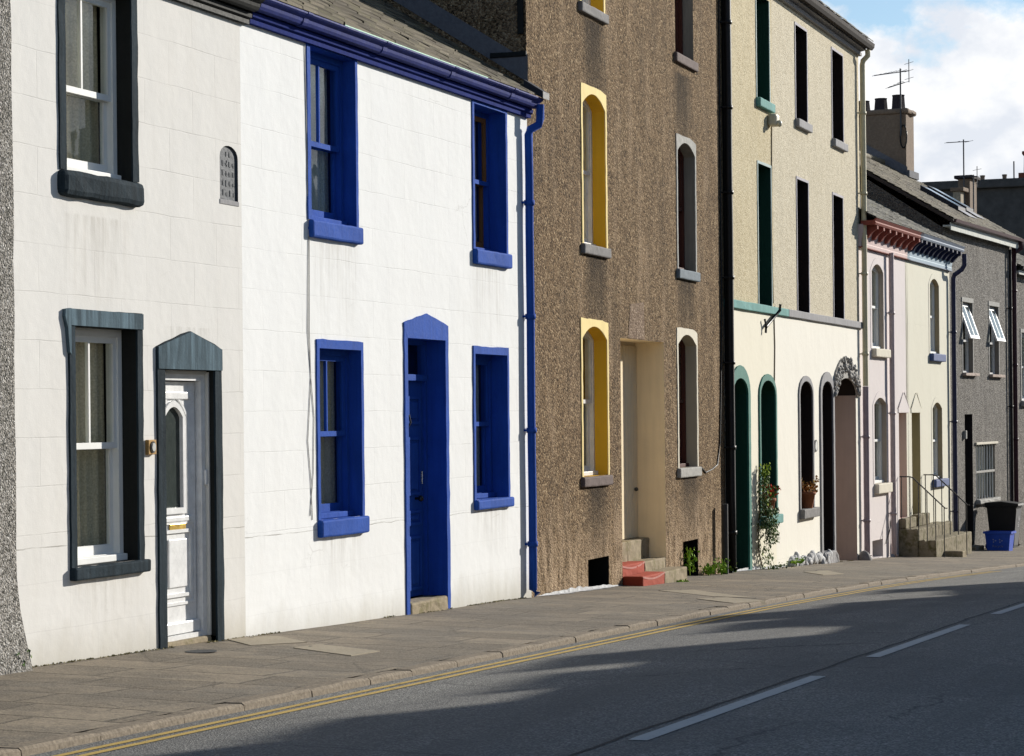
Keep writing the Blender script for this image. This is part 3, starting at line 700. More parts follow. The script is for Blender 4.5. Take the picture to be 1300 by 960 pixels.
room(h, Op(b5.u0, b5.u1, zt_, b5.zs), dv+.07, door)
gl0 = h.gu((b5.u0+b5.u1)/2)-.25
surround_peak(h, b5, .085, .16, .27, gl0, .016, M['blue'], door)
st = MB(); st.box(b5.u0+.004, b5.u1-.004, -.025, dv+.06, gl0-.1, b5.z0-.002, .025, .004); h.B(st, 'doorstep', M['step'], door)
# eaves, roof, downpipe, wires
eaves(h, .12, UW+.02, M['navy_f'], M['navy'], 3.515)
slates(h, 0, UW-.02, -.17, 3.755, .635, 4., M['slate'])
vb = MB(); vb.prism_u([(-.24, 3.72), (-.24, 3.80), (0.0, 3.955), (.0, 3.84)], UW-.1, UW+.12); h.B(vb, 'verge_cap', plain('dark_lead', (.03, .03, .04), .6))
gs = MB(); gs.box(1.8, 5.6, -.206, -.2, 3.731, 3.741); h.B(gs, 'gutter_seal', plain('green_seal', (.12, .42, .26), .5))
ub = h.px(670, 300, -.11)[0]; ub = 7.27
pipe(h, ub, h.gu(ub)+.1, 3.30, M['blue'], .048, -.07, [(ub+.13, -.17, 3.66), (ub+.13, -.17, 3.5), (ub+.1, -.16, 3.42), (ub+.02, -.08, 3.36)], 4)
cb = MB()
for k, pts in enumerate((((386, 58), (388, 150), (391, 290), (390, 420), (394, 478), (390, 560), (394, 610), (396, 660)), ((389, 60), (389, 200), (392, 300), (392, 420), (394, 480), (398, 530), (397, 600), (393, 655)))):
    cb.tube([(lambda q: (q[0], -.006, q[1]))(h.px(*p)) for p in pts], .004, 5)
h.B(cb, 'cable', plain('pale_cable', (.45, .44, .42), .6))

# ================================================================== BROWN PEBBLEDASHED PAIR
hb = fr['B']; UB = 9.47; ET = 8.2
pz1 = hb.px(815, 432)[1]; pu0, pu1 = hb.px(788.5, 550)[0], hb.px(844, 550)[0]; pm = (pu0+pu1)/2
ha = hb.sub(); ha.thing('brown_house', 'brown pebbledashed house with yellow window reveals and red painted steps', 'house')
y1 = op_px(ha, (738.5, 128), (769, 316), (752, 123), 'seg'); y1.z0 = ha.px(771, 316)[1]; y1.zs = ha.px(738, 130)[1]; y1.zc = y1.zs+.16
y2 = Op(y1.u0-.01, y1.u1-.01, ha.px(765.6, 18)[1], 7.25, 7.4)
y3 = op_px(ha, (738.5, 429), (771.5, 603)); y3.zs = ha.px(738.5, 427)[1]-.02; y3.zc = y3.zs+.16
c1 = op_px(ha, (746.5, 711), (773.3, 747)); c1.z0 -= .2
low = ha.gu(UB)-.6
out = [(0, low), (pu0, low), (pu0, pz1), (pm, pz1), (pm, ET), (0, ET)]
shell(ha, 0, pm, ET, [o.pts() for o in (y1, y2, y3, c1)], M['brown'], (4.2, ET+2.4), 8., low=low, outline=out, sides=(1, 0))
for o, lab in ((y1, 'first floor white sash window in a yellow arched reveal'), (y2, 'top floor window in a yellow reveal, cut by the picture edge'), (y3, 'ground floor white sash window in a yellow arched reveal')):
    w = sash_window(ha, o, .17, M['upvc'], M['yellow'], bars=False, curtain=M['curtain'], meet=.5, fw=.05); w['label'] = lab
    a, b = o.u0, o.u1
    zt2 = o.zc+.09
    p_in = o.pts()[1:]+[o.pts()[0]]
    p_out = [(b+.06, o.z0), (b+.06, o.zs)]+[(min(max(u, a-.06), b+.06)*1.0, zt2) for u, z in p_in[2:-2]]+[(a-.06, o.zs), (a-.06, o.z0)]
    p_out[2] = (b+.06, zt2-.03); p_out[-3] = (a-.06, zt2-.0)
    surround(ha, o, .05, .012, M['pale_yellow'], w, outer=p_out, jit=.006)
    sill(ha, o, M['brown_sill'] if o is y3 else M['stone_sill'], w, .055, .13, (.09, .09), jit=.008)
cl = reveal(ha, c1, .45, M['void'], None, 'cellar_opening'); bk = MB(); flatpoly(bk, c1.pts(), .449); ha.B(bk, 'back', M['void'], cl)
# porch half: back boards, jamb, ceiling
zg = ha.gu(pm); 
s1 = hb.px(805, 735, -.28)[1]; s2_ = hb.px(830, 710)[1]; s3_ = hb.px(800, 687, .25)[1]
def porch(h, u_in, u_jamb, side):
    p_ = MB(); dp = .42
    p_.quad((u_jamb, 0, low), (u_jamb, dp, low), (u_jamb, dp, pz1), (u_jamb, 0, pz1))
    p_.quad((u_jamb, 0, pz1), (u_in, 0, pz1), (u_in, dp, pz1), (u_jamb, dp, pz1))
    p = h.B(p_, 'porch', M['cream_p'])
    dr = MB(); lo, hi = min(u_in, u_jamb), max(u_in, u_jamb); n = 8
    dr.quad((lo, dp, low), (hi, dp, low), (hi, dp, pz1), (lo, dp, pz1))
    for i in range(n):
        a = lo+(hi-lo)*i/n; dr.box(a+.006, lo+(hi-lo)*(i+1)/n-.006, dp-.018, dp, s3_+.01, pz1-.05, .006)
    d_ = h.B(dr, 'boarded_door', M['cream_p'], p)
    nb = MB(); un = (lo+hi)/2; nb.blob((un+.35*side, dp-.05, zg+1.25), (.03, .03, .03), 2, 0); h.B(nb, 'knob', M['iron'], d_)
porch(ha, pm, pu0, -1)
stp = MB(); stp.box(pu0+.003, pm, -.28, .0, zg-.4, s1, .02, .003); stp.box(pu0+.003, pm, .0+.003, .3, zg-.4, s2_, .015, .005); steps = ha.B(stp, 'steps', M['red_step']); steps['label'] = 'red painted half of the shared steps'
stp = MB(); stp.box(pu0+.003, pm, .24, .418, zg-.4, s3_, .015, .005); ha.B(stp, 'threshold', M['step'], steps)
ed = MB()
for (v, z) in ((-.284, s1), (.0, s2_)):
    n = 14
    for i in range(n):
        a, b = pu0+(pm-pu0)*i/n, pu0+(pm-pu0)*(i+1)/n; k = lambda t: -.045*sin(pi*t)
        ed.add([(a, v-.001, z+.003+k(i/n)), (b, v-.001, z+.003+k((i+1)/n)), (b, v-.001, z-.022+k((i+1)/n)), (a, v-.001, z-.022+k(i/n))], [(0, 1, 2, 3)])
ha.B(ed, 'worn_edge', paint('scuffed_step_edge', (.45, .2, .17), .6, None, .7, .3), steps)
mb, _ = MB(), 0
sl, rz = slates(ha, 0.03, pm, -.25, ET+.15, .58, 4.2, M['slate_grey'])
# lead flashing where the white house's slates meet the gable
mb = MB(); mb.add([(-.004, -.02, 3.93), (-.004, 4.1, 6.55), (-.004, 4.1, 6.83), (-.004, .1, 4.26), (-.004, -.02, 4.26)], [(0, 1, 2, 3, 4)]); ha.B(mb, 'flashing', M['lead'])
mb = MB(); mb.box(-.02, .03, .0, .45, 4.24, 4.30, .01, .004); mb.box(-.03, .02, .03, .10, 4.5, 6.2, .01); ha.B(mb, 'gable_dark_strips', M['black_paint'])  # black strips on the gable near its front corner
mb = MB(); mb.poly_ext([(hb.px(797, 428)[0], pz1+.01), (hb.px(818, 430)[0], pz1+.01), (hb.px(817, 385)[0], hb.px(817, 384)[1]), (hb.px(800, 385)[0], hb.px(800, 386)[1])], -.006, .0); ha.B(mb, 'render_patch', pebble('patch_pebbledash', (.23, .165, .115), (.4, .31, .23), (.12, .08, .06), 36, (.2, .15, .12), .2))

hc = hb.sub(); hc.thing('brown_house', 'brown pebbledashed house with dark red sash windows and stone steps by the black downpipe', 'house')
g1 = Op(hc.px(857, 40)[0], hc.px(880, 40)[0], hc.px(880, 79)[1], 7.25, 7.4)
g2 = Op(hc.px(860, 270)[0], hc.px(882, 270)[0], hc.px(882.6, 346)[1], hc.px(860, 191)[1], hc.px(860, 191)[1]+.15)
g3 = Op(hc.px(861, 510)[0], hc.px(884, 510)[0], hc.px(885.5, 592.5)[1], hc.px(860.5, 437)[1], hc.px(860.5, 437)[1]+.15)
c2 = op_px(hc, (867, 688), (886.5, 734)); c2.z0 -= .25
out = [(pm, pz1), (pu1, pz1), (pu1, low), (UB, low), (UB, ET), (pm, ET)]
shell(hc, pm, UB, ET, [o.pts() for o in (g1, g2, g3, c2)], M['brown'], (4.2, ET+2.4), 8., low=low, outline=out, sides=(0, 1))
for o, lab, rv, tm, sm in ((g1, 'top floor dark red sash window', M['grey_rev'], None, M['brown_sill']), (g2, 'first floor dark red sash window with grey arched margin', M['grey_rev'], M['pale_sill'], M['slate_sill']), (g3, 'ground floor dark red sash window with white arched margin', M['beige_rev'], M['white_trim'], M['pale_sill'])):
    w = sash_window(hc, o, .16, M['mahog'], rv, bars=False, curtain=M['blind'] if o is not g3 else M['curtain'], meet=.5, fw=.05); w['label'] = lab
    if tm:
        a, b = o.u0, o.u1; zt2 = o.zc+.09; p_in = o.pts()[1:]+[o.pts()[0]]
        p_out = [(b+.06, o.z0), (b+.06, o.zs)]+[(u, zt2) for u, z in p_in[2:-2]]+[(a-.06, o.zs), (a-.06, o.z0)]; p_out[2] = (b+.06, zt2-.05); p_out[-3] = (a-.06, zt2)
        surround(hc, o, .05, .012, tm, w, outer=p_out, jit=.006)
    sill(hc, o, sm, w, .055, .14, (.09, .10), jit=.007)
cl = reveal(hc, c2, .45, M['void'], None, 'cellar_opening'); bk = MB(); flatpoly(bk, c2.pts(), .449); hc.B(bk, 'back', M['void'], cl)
porch(hc, pm, pu1, 1)
stp = MB(); stp.box(pm+.002, pu1+.1, -.28, .0, zg-.5, s1-.01, .02, .004); stp.box(pm+.002, pu1-.003, .0+.003, .3, zg-.4, s2_-.01, .015, .005); stp.box(pm+.002, pu1-.003, .24, .418, zg-.4, s3_, .015, .005); stn = hc.B(stp, 'steps', M['step']); stn['label'] = 'bare stone half of the shared steps'
slates(hc, pm, UB-.03, -.25, ET+.15, .58, 4.2, M['slate_grey'])
pipe(hc, UB-.03, hc.gu(UB)+.1, ET, M['pipe_black'], .06, -.1, None, 8, .012)
mb = MB(); up = hc.px(920.5, 690, -.12)[0]; mb.tube([(up, -.12, hc.gu(up)-.1), (up, -.12, hc.px(920, 640, -.12)[1])], .05, 10); pp = hc.B(mb, 'drain_pipe', M['iron'])
cb = MB(); cb.tube([(lambda q: (q[0], -.012, q[1]))(hc.px(*p)) for p in ((889, 593), (895, 600), (903, 596), (910, 590), (913, 560), (914, 500), (915, 380), (913, 200), (911, -40))], .012, 5); hc.B(cb, 'cable', plain('black_cable', (.02, .02, .02), .6))

# ================================================================== TAN PAIR WITH ARCHED OPENINGS
ht = fr['T']; US = 3.40; UT = 10.83; TT = 7.1; zs0, zs1 = 1.685, 1.815
def tan_house(nm, lab, u0, u1, uppers, arches, mat_up, mat_lo, trim, revm, band, sillm):
    h = ht.sub(); h.thing(nm, lab, 'house')
    lo = h.gu(UT)-.7
    loops = [[(u0, zs1), (u1, zs1), (u1, TT), (u0, TT)]]
    ups = []; 
    for o in uppers: ups.append(o.pts())
    L = [[Vector((a, b, 0)) for a, b in q] for q in loops+ups]; flat = [p for q in L for p in q]
    mb = MB(); mb.add([(p.x, 0, p.y) for p in flat], [tuple(t) for t in tessellate_polygon(L)]); h.B(mb, 'upper_wall', mat_up)
    L = [[Vector((a, b, 0)) for a, b in q] for q in [[(u0, lo), (u1, lo), (u1, zs1), (u0, zs1)]]+[o.pts() for o in arches]]; flat = [p for q in L for p in q]
    mb = MB(); mb.add([(p.x, 0, p.y) for p in flat], [tuple(t) for t in tessellate_polygon(L)]); h.B(mb, 'lower_wall', mat_lo)
    g = MB()
    for u in (u0+.006, u1-.006): g.add([(u, 0, lo), (u, 8, lo), (u, 8, TT), (u, 4.2, TT+2.5), (u, 0, TT)], [(0, 1, 2, 3, 4)])
    g.quad((u0, 8, lo), (u1, 8, lo), (u1, 8, TT), (u0, 8, TT)); h.B(g, 'gable_wall', mat_up)
    return h
def dark_sash(h, o, revm, frame, trim, d=.34, t=.012, w=.045, name='sash_window'):
    w_ = sash_window(h, o, d, frame, revm, name, bars=True, curtain=None, meet=.5)
    if trim: surround(h, o, w, t, trim, w_, jit=.004)
    return w_
q = lambda tl, br: op_px(ht, tl, br)
t1 = q((959.4, 0), (976.7, 132)); t1.zs = ht.px(976.7, 3)[1]
t4 = q((961.5, 207), (979.5, 389.5)); t4.z0 = zs1+.002
t2 = q((1009, 31), (1024.6, 158)); t3 = q((1055.5, 62.5), (1070.3, 183))
t5 = q((1011, 227), (1027, 398)); t5.z0 = zs1+.002; t6 = q((1057, 247), (1071, 405)); t6.z0 = zs1+.002
def ar(xl, xr, ys, xc, yc, xb, yb): 
    o = Op(ht.px(xl, 560)[0], ht.px(xr, 560)[0], ht.px(xb, yb)[1], ht.px((xl+xr)/2, ys)[1], ht.px(xc, yc)[1], 'round'); return o
a1 = ar(929.5, 948.5, 500, 937, 480, 950, 723); a2 = ar(964.8, 983.8, 502, 974, 483, 989, 652)
a3 = ar(1015, 1031, 501, 1023, 484, 1034, 643.5); a4 = ar(1042.5, 1056.5, 501, 1049, 484, 1056, 699)
a5 = ar(1060, 1087, 503, 1071, 480, 1090, 716)
def drop(o, d): p = Op(o.u0, o.u1, o.z0-d, o.zs, o.zc, o.kind); return p
# --- left: green
h = tan_house('tan_house', 'tan and cream house with teal arched door and window surrounds', 0, US, [t1, t4], [drop(a1, .5), a2], M['tan'], M['cream_l'], M['sage_trim'], M['dark_green'], M['teal_band'], M['teal_band'])
w = dark_sash(h, t1, M['dark_green'], M['dark_green'], M['sage_trim']); w['label'] = 'top floor window with dark green reveal'; sill(h, t1, M['teal_band'], w, .08, .15, (.06, .12))
w = dark_sash(h, t4, M['dark_green'], M['dark_green'], M['sage_trim']); w['label'] = 'tall first floor window with dark green reveal'
bd = MB(); bd.box(0, ht.px(998, 386)[0], -.055, .0, zs0, zs1, .012, .003); h.B(bd, 'string_course', M['teal_band'])
def arch_door(h, o, frame, leafm, trim, w, d, stepm, lab, stepz):
    mb = MB(); ring(mb, o.pts(0), o.pts(.07, .01), d, d+.1); zt = o.zs-.02; mb.box(o.u0+.06, o.u1-.06, d-.02, d+.08, zt-.06, zt+.02)
    dr = h.B(mb, 'arched_door', frame); dr['label'] = lab
    reveal(h, o, d+.002, frame, dr, bottom=False)
    lf = MB(); lf.box(o.u0+.07, o.u1-.07, d+.03, d+.08, o.z0+.01, zt-.06)
    mc = (o.u0+o.u1)/2
    for p0, p1 in ((o.u0+.14, mc-.04), (mc+.04, o.u1-.14)):
        for q0, q1 in ((.1, .42), (.5, .92)):
            P_ = Op(p0, p1, o.z0+(zt-o.z0)*q0, o.z0+(zt-o.z0)*q1); ring(lf, P_.pts(0), P_.pts(.03), d+.016, d+.031)
    h.B(lf, 'door_leaf', leafm, dr)
    g = MB(); flatpoly(g, Op(o.u0+.07, o.u1-.07, zt+.02, o.zs, o.zc-.07, 'round').pts(), d+.05); h.B(g, 'fanlight', GLASS, dr)
    room(h, Op(o.u0, o.u1, zt, o.zc), d+.11, dr)
    k = MB(); k.blob((o.u1-.16, d-.01, o.z0+1.1), (.03, .03, .03), 2, 0); h.B(k, 'door_knob', M['brass'], dr)
    surround(h, o, w, .03, trim, dr, wt=w*1.35, jit=.004, zbot=o.z0-.1)
    s = MB(); s.box(o.u0-.02, o.u1+.02, -.06, d+.1, o.z0-.45, o.z0, .02, .005); h.B(s, 'doorstep', stepm, dr)
    return dr
arch_door(h, a1, M['dark_green'], M['dark_green'], M['teal'], .15, .3, M['teal_band'], 'dark green arched front door with fanlight', 0)
w = sash_window(h, a2, .3, M['dark_green'], M['dark_green'], 'arched_window', bars=True); surround(h, a2, .085, .025, M['teal'], w, wt=.11, jit=.004); sill(h, a2, M['teal_band'], w, .1, .15, (.08, .16)); w['label'] = 'arched window with dark green reveal behind the ivy'
bk = MB(); p0, p1 = ht.px(985.5, 394, 0), ht.px(972.5, 415, -.5); p1 = ht.px(972.5, 415, -.05); bk.tube([(p0[0], -.07, p0[1]+.1), (p0[0], -.06, p0[1]), (p1[0], -.05, p1[1])], .028, 8); bk.tube([(p1[0]-.08, -.05, p1[1]+.12), (p1[0], -.05, p1[1]), (p1[0]-.02, -.05, p1[1]-.1)], .02, 6); h.B(bk, 'dark_wall_strap', M['pipe_black'])  # dark forked strap lying flat against the wall
fl_ = MB(); p0 = ht.px(980, 153, -.05); fl_.box(p0[0]-.12, p0[0]+.12, -.16, .0, p0[1]-.1, p0[1]+.1, .04); fl_.blob((p0[0]-.02, -.18, p0[1]-.06), (.07, .05, .06), 2, 0); h.B(fl_, 'alarm_box', plain('cream_plastic', (.6, .55, .42), .5))
cb = MB(); cb.tube([(lambda q: (q[0], -.01, q[1]))(ht.px(*p)) for p in ((979, 160), (979, 300), (981, 385))], .01, 5); cb.tube([(lambda q: (q[0], -.01, q[1]))(ht.px(*p)) for p in ((982, 400), (983, 440), (982.5, 490))], .01, 5); h.B(cb, 'cable', plain('brown_cable', (.2, .16, .1), .6))
slates(h, 0.02, US, -.3, TT+.26, .58, 4.2, M['slate_grey'])
ps = MB(); ps.tube([(0.03, -.05, h.gu(0)-.1), (.03, -.05, 6.9)], .05, 8); h.B(ps, 'party_strip', M['pipe_black'])
# --- right: grey
h = tan_house('tan_house', 'pale tan and cream house with grey arches and a carved stone passage arch', US, UT, [t2, t3, t5, t6], [a3, drop(a4, .5), drop(a5, .4)], M['pale_tan'], M['cream_r'], None, None, None, None)
for o, s, lab in ((t2, 1, 'top floor left window with dark brown reveal'), (t3, 1, 'top floor right window with dark brown reveal'), (t5, 0, 'tall first floor left window with dark brown reveal'), (t6, 0, 'tall first floor right window with dark brown reveal')):
    w = dark_sash(h, o, M['dark_brown'], M['dark_brown'], M['mauve_trim']); w['label'] = lab
    if s: sill(h, o, M['grey_band'], w, .08, .15, (.06, .12))
bd = MB(); bd.box(ht.px(998, 386)[0]+.002, UT+.02, -.055, .0, zs0, zs1, .012, .003); h.B(bd, 'string_course', M['grey_band'])
arch_door(h, a4, M['dark_brown'], M['dark_brown'], M['grey_band'], .13, .3, M['grey_band'], 'dark brown arched front door', 0)
w = sash_window(h, a3, .3, M['dark_brown'], M['dark_brown'], 'arched_window', bars=True); surround(h, a3, .08, .025, M['grey_band'], w, wt=.1, jit=.004); sill(h, a3, M['stone_sill'], w, .1, .17, (.08, .18)); w['label'] = 'arched window with dark brown reveal'
# passage
zl_ = ht.px(1080, 502)[1]; o = a5; pb = MB()
pb.quad((o.u1, 0, o.z0-.4), (o.u1, 3, o.z0-.4), (o.u1, 3, zl_), (o.u1, .0, zl_)); pb.quad((o.u0, 0, o.z0-.4), (o.u0, 3, o.z0-.4), (o.u0, 3, o.zc), (o.u0, 0, o.zs)); pb.quad((o.u0, 3, o.z0-.4), (o.u1, 3, o.z0-.4), (o.u1, 3, o.zc), (o.u0, 3, o.zc))
pas = h.B(pb, 'passage', M['passage'])
pb = MB(); pb.quad((o.u1, .01, zl_), (o.u1+.03, .01, zl_), (o.u1+.03, 3, zl_), (o.u1, 3, zl_)); pb.quad((o.u1+.03, .01, zl_), (o.u1+.03, 3, zl_), (o.u1+.03, 3, o.zc+.3), (o.u1+.03, .01, o.zc+.3)); pb.quad((o.u0, .01, o.zc+.3), (o.u1+.03, .01, o.zc+.3), (o.u1+.03, 3, o.zc+.3), (o.u0, 3, o.zc+.3)); h.B(pb, 'passage_ceiling', plain('unlit_boards', (.03, .024, .02), .8), pas)  # near-black colour stands in for the unlit void above the jamb
cv = MB(); n = 34
for i in range(n+1):
    th_ = pi*i/n
i0 = a5
ccx, ccz = (i0.u0+i0.u1)/2, i0.zs; ra, rb = (i0.u1-i0.u0)/2, i0.zc-i0.zs
A_ = [(ccx+ra*cos(pi*i/n), ccz+rb*sin(pi*i/n)) for i in range(n+1)]; B_ = [(ccx+(ra+.2+.02*rnd(-1, 1))*cos(pi*i/n), ccz-.02+(rb+.42)*sin(pi*i/n)) for i in range(n+1)]
nn = n+1; cv.add([(a, -.035, b) for a, b in A_]+[(a, -.035, b) for a, b in B_]+[(a, .0, b) for a, b in A_]+[(a, .003, b) for a, b in B_], [f for i in range(n) for f in ((i, i+1, nn+i+1, nn+i), (i, i+1, 2*nn+i+1, 2*nn+i), (nn+i, nn+i+1, 3*nn+i+1, 3*nn+i))])
for k in range(130):
    t_ = rnd(0, pi); f = rnd(.05, .98); u = ccx+(ra+.2*f)*cos(t_); z = ccz+(rb+.4*f)*sin(t_); cv.blob((u, -.05, z), (rnd(.03, .055), rnd(.02, .045), rnd(.03, .07)), 1, .3)
h.B(cv, 'carved_arch', M['carved'], pas)
gs_ = MB()
gs_.blob((a5.u0+.12, .12, h.gu(a5.u0)-.05), (.15, .16, .38), 2, .05); h.B(gs_, 'guard_stone', M['stone_sill'], pas); gs_ = MB(); gs_.blob((a5.u1+.12, -.12, h.gu(a5.u1)-.08), (.15, .16, .27), 2, .06); h.B(gs_, 'guard_stone', M['stone_sill'], pas)
pb = MB(); u_ = h.px(1035, 566)[0]; z_ = h.px(1035, 566)[1]; pb.add([(u_+.12*cos(t*.4), -.012-.01*k, z_+.11*sin(t*.4)) for k in (0, 1) for t in range(16)], [tuple(range(16)), tuple(range(16, 32))]+[(i, (i+1) % 16, 16+(i+1) % 16, 16+i) for i in range(16)]); pq = h.B(pb, 'number_plaque', plain('dark_plaque', (.1, .1, .1), .5))
pb = MB(); pb.add([(u_+.09*cos(t*.4), -.0235, z_+.08*sin(t*.4)) for t in range(16)], [tuple(range(16))]); h.B(pb, 'plaque_face', plain('pale_plaque', (.6, .6, .56), .5), pq)
rk = MB()
for k in range(26):
    u = US+.9+k*.13+rnd(-.03, .03); rk.blob((u, -.02, h.gu(u)+rnd(.02, .15)), (rnd(.08, .14), rnd(.05, .09), rnd(.07, .14)), 2, .16)
h.B(rk, 'rock_plinth', M['rough_white'])
slates(h, US, UT+.05, -.3, TT+.26, .58, 4.2, M['slate_grey'])
for uu0, uu1, hh in ((0.02, US, 0), (US, UT+.12, 1)):
    pass
def big_eaves(h, u0, u1):
    m_ = MB(); m_.prism_u([(0, TT-.01), (-.07, TT-.01), (-.07, TT+.05), (-.05, TT+.06), (-.05, TT+.08), (-.15, TT+.10), (-.15, TT+.2), (0, TT+.2)], u0, u1); f = h.B(m_, 'cornice', M['grey_band'])
    g_ = MB(); g_.prism_u([(-.16, TT+.15), (-.2, TT+.1), (-.27, TT+.1), (-.31, TT+.15), (-.32, TT+.22), (-.3, TT+.22), (-.27, TT+.15), (-.18, TT+.16)], u0, u1+.05); h.B(g_, 'gutter', plain('brown_grey_gutter', (.04, .033, .03), .95))
hh = h; big_eaves(h, US, UT+.02)
h2 = [o for o in bpy.data.objects if o.name == 'tan_house'][0]
hx = ht.sub(); hx.e = h2; big_eaves(hx, .02, US-.002)
ub = h.px(1090.5, 300, -.1)[0]; zmid = .55
pipe(h, UT-.1, zmid, TT-.2, M['pipe_cream'], .055, -.1, [(UT-.06, -.2, TT+.1), (UT-.06, -.2, TT-.02), (UT-.09, -.11, TT-.12)], 4, shoe=False)
pipe(h, UT-.1, h.gu(UT)+.12, zmid-.01, M['pipe_mauve'], .06, -.1, None, 2, name='lower_downpipe')

# ================================================================== PINK AND CREAM PAIR
hp = fr['P']; UP = 4.47; UC = 4.83; PT = 3.33
p1 = Op(hp.px(1106.8, 400)[0], hp.px(1121.5, 400)[0], hp.px(1123.7, 444)[1], hp.px(1113, 345)[1], hp.px(1113, 335.5)[1], 'seg')
p2 = Op(hp.px(1110, 560)[0], hp.px(1125.6, 560)[0], hp.px(1126.7, 612.5)[1], hp.px(1117, 514)[1], hp.px(1117, 505)[1], 'seg')
dP = op_px(hp, (1141, 524), (1153.8, 656))
h = hp.sub(); h.thing('pink_house', 'narrow pale pink house with red bracketed cornice and white arched windows', 'house')
cel = op_px(h, (1107.5, 687), (1121, 706))
shell(h, 0, UP, PT, [p1.pts(), p2.pts(), dP.pts(), cel.pts()], M['pink'], (4, 6.3), 7.5)
pinkrev = paint('warm_grey_reveal', (.42, .36, .30), .6)
def arched_white(h, o, rev, trim, silm, lab, aps, sm):
    w = sash_window(h, o, .1, M['white_p'], rev, 'arched_window', bars=False, curtain=M['curtain'], meet=.5); w['label'] = lab
    surround(h, o, .13, .007, trim, w, wt=.14, jit=.002); sill(h, o, silm, w, .1, aps, sm); return w
arched_white(h, p1, pinkrev, M['pink'], M['white_trim'], 'upper arched white sash window', .17, (.05, .25))
arched_white(h, p2, pinkrev, M['pink'], M['white_trim'], 'lower arched white sash window', .2, (.05, .1))
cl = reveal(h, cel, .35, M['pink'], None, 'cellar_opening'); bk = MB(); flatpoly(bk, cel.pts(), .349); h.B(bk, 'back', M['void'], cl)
def recess_door(h, o, revm, leafm, lab, pedm):
    mb = MB(); ring(mb, o.pts(0), o.pts(.05, 0), .55, .62); d = h.B(mb, 'front_door', leafm); d['label'] = lab
    reveal(h, o, .551, revm, d)
    lf = MB(); lf.box(o.u0+.05, o.u1-.05, .57, .61, o.z0, o.zs-.05); h.B(lf, 'door_leaf', leafm, d)
    a, b, z = o.u0-.08, o.u1+.08, o.zs+.1; m_ = (a+b)/2
    P = MB(); P.poly_ext([(a, z), (m_, z+.33), (b, z), (b, z-.1), (a, z-.1)], -.015, .0); P.tube([(a-.02, -.02, z), (m_, -.02, z+.34), (b+.02, -.015, z)], .008, 6); h.B(P, 'pediment', pedm, d)
recess_door(h, dP, paint('dusky_pink_reveal', (.50, .32, .28), .6), paint('dusky_pink_door', (.3, .15, .12), .5), 'recessed dusky pink front door', M['pink'])
def cornice(h, u0, u1, band, brk, gut, n, t):
    m_ = MB(); m_.prism_u([(0, t-.02), (-.05, t-.02), (-.06, t+.04), (-.05, t+.06), (-.1, t+.3), (-.1, t+.42), (0, t+.42)], u0, u1); c = h.B(m_, 'cornice', band)
    for i in range(n):
        u = u0+(u1-u0)*(i+.5)/n; b = MB(); k = .055
        b.add([(u+s*k, v, z) for s in (-1, 1) for v, z in ((-.09, t+.4), (-.33, t+.4), (-.33, t+.33), (-.25, t+.29), (-.19, t+.23), (-.15, t+.17), (-.09, t+.15))], [tuple(range(7)), tuple(range(13, 6, -1))]+[(i_, (i_+1) % 7, 7+(i_+1) % 7, 7+i_) for i_ in range(7)]); h.B(b, 'bracket', brk, c)
    g = MB(); g.prism_u([(-.05, t+.402), (-.34, t+.402), (-.36, t+.44), (-.34, t+.47), (-.38, t+.52), (-.36, t+.53), (-.3, t+.49), (-.05, t+.49)], u0, u1); h.B(g, 'gutter', gut)
    e = MB(); e.box(u0, u1, -.075, .0, t-.035, t-.018); h.B(e, 'edge_strip', gut, c)
    lineb = MB()
    return c
cornice(h, -.02, UP-.01, M['pale_pink'], M['red_brown'], M['red_brown'], 8, PT)
slates(h, 0, UP+.02, -.36, PT+.545, .55, 4.0, M['slate_grey'])
pipe(h, hp.px(1133, 500, -.09)[0], h.gu(3)+.1, PT, M['pipe_pink'], .055, -.09, None, 3)
cb = MB(); cb.tube([(lambda q: (q[0], -.02, q[1]))(h.px(*p)) for p in ((1133, 640), (1129, 670), (1124, 690))], .012, 5); h.B(cb, 'cable', M['iron'])

h = fr['C']; h.thing('cream_house', 'narrow butter cream house with pale blue cornice and blue window sills', 'house')
c1_ = Op(h.px(1180.5, 400)[0], h.px(1192, 400)[0], h.px(1193, 450)[1], h.px(1185, 362)[1], h.px(1185, 354)[1], 'seg')
c2_ = Op(h.px(1184, 560)[0], h.px(1196, 560)[0], h.px(1196.7, 607.5)[1], h.px(1190, 519)[1], h.px(1190, 511)[1], 'seg')
dC = op_px(h, (1157.3, 524), (1169.2, 653))
shell(h, 0, UC-.08, PT, [c1_.pts(), c2_.pts(), dC.pts()], M['cream'], (4, 6.3), 7.5)
crev = paint('olive_cream_reveal', (.38, .31, .20), .6)
arched_white(h, c1_, crev, M['cream'], M['sill_blue'], 'upper arched window with blue sill', .17, (.1, .3))
arched_white(h, c2_, crev, M['cream'], M['sill_blue'], 'lower arched window with blue sill', .17, (.1, .3))
recess_door(h, dC, paint('olive_reveal', (.42, .37, .23), .6), paint('olive_door', (.22, .18, .09), .5), 'recessed olive front door', M['cream'])
cornice(h, 0.0, UC-.05, M['pale_blue'], M['navy_br'], M['slate_blue'], 10, PT)
slates(h, .02, UC-.05, -.36, PT+.545, .55, 4.0, M['slate_grey'])
un = UC-.12
pipe(h, un, h.gu(un)+.1, PT-.2, M['pipe_navy'], .055, -.1, [(un+.02, -.36, PT+.36), (un+.02, -.36, PT+.1), (un+.02, -.3, PT-.0), (un, -.13, PT-.12)], 3)
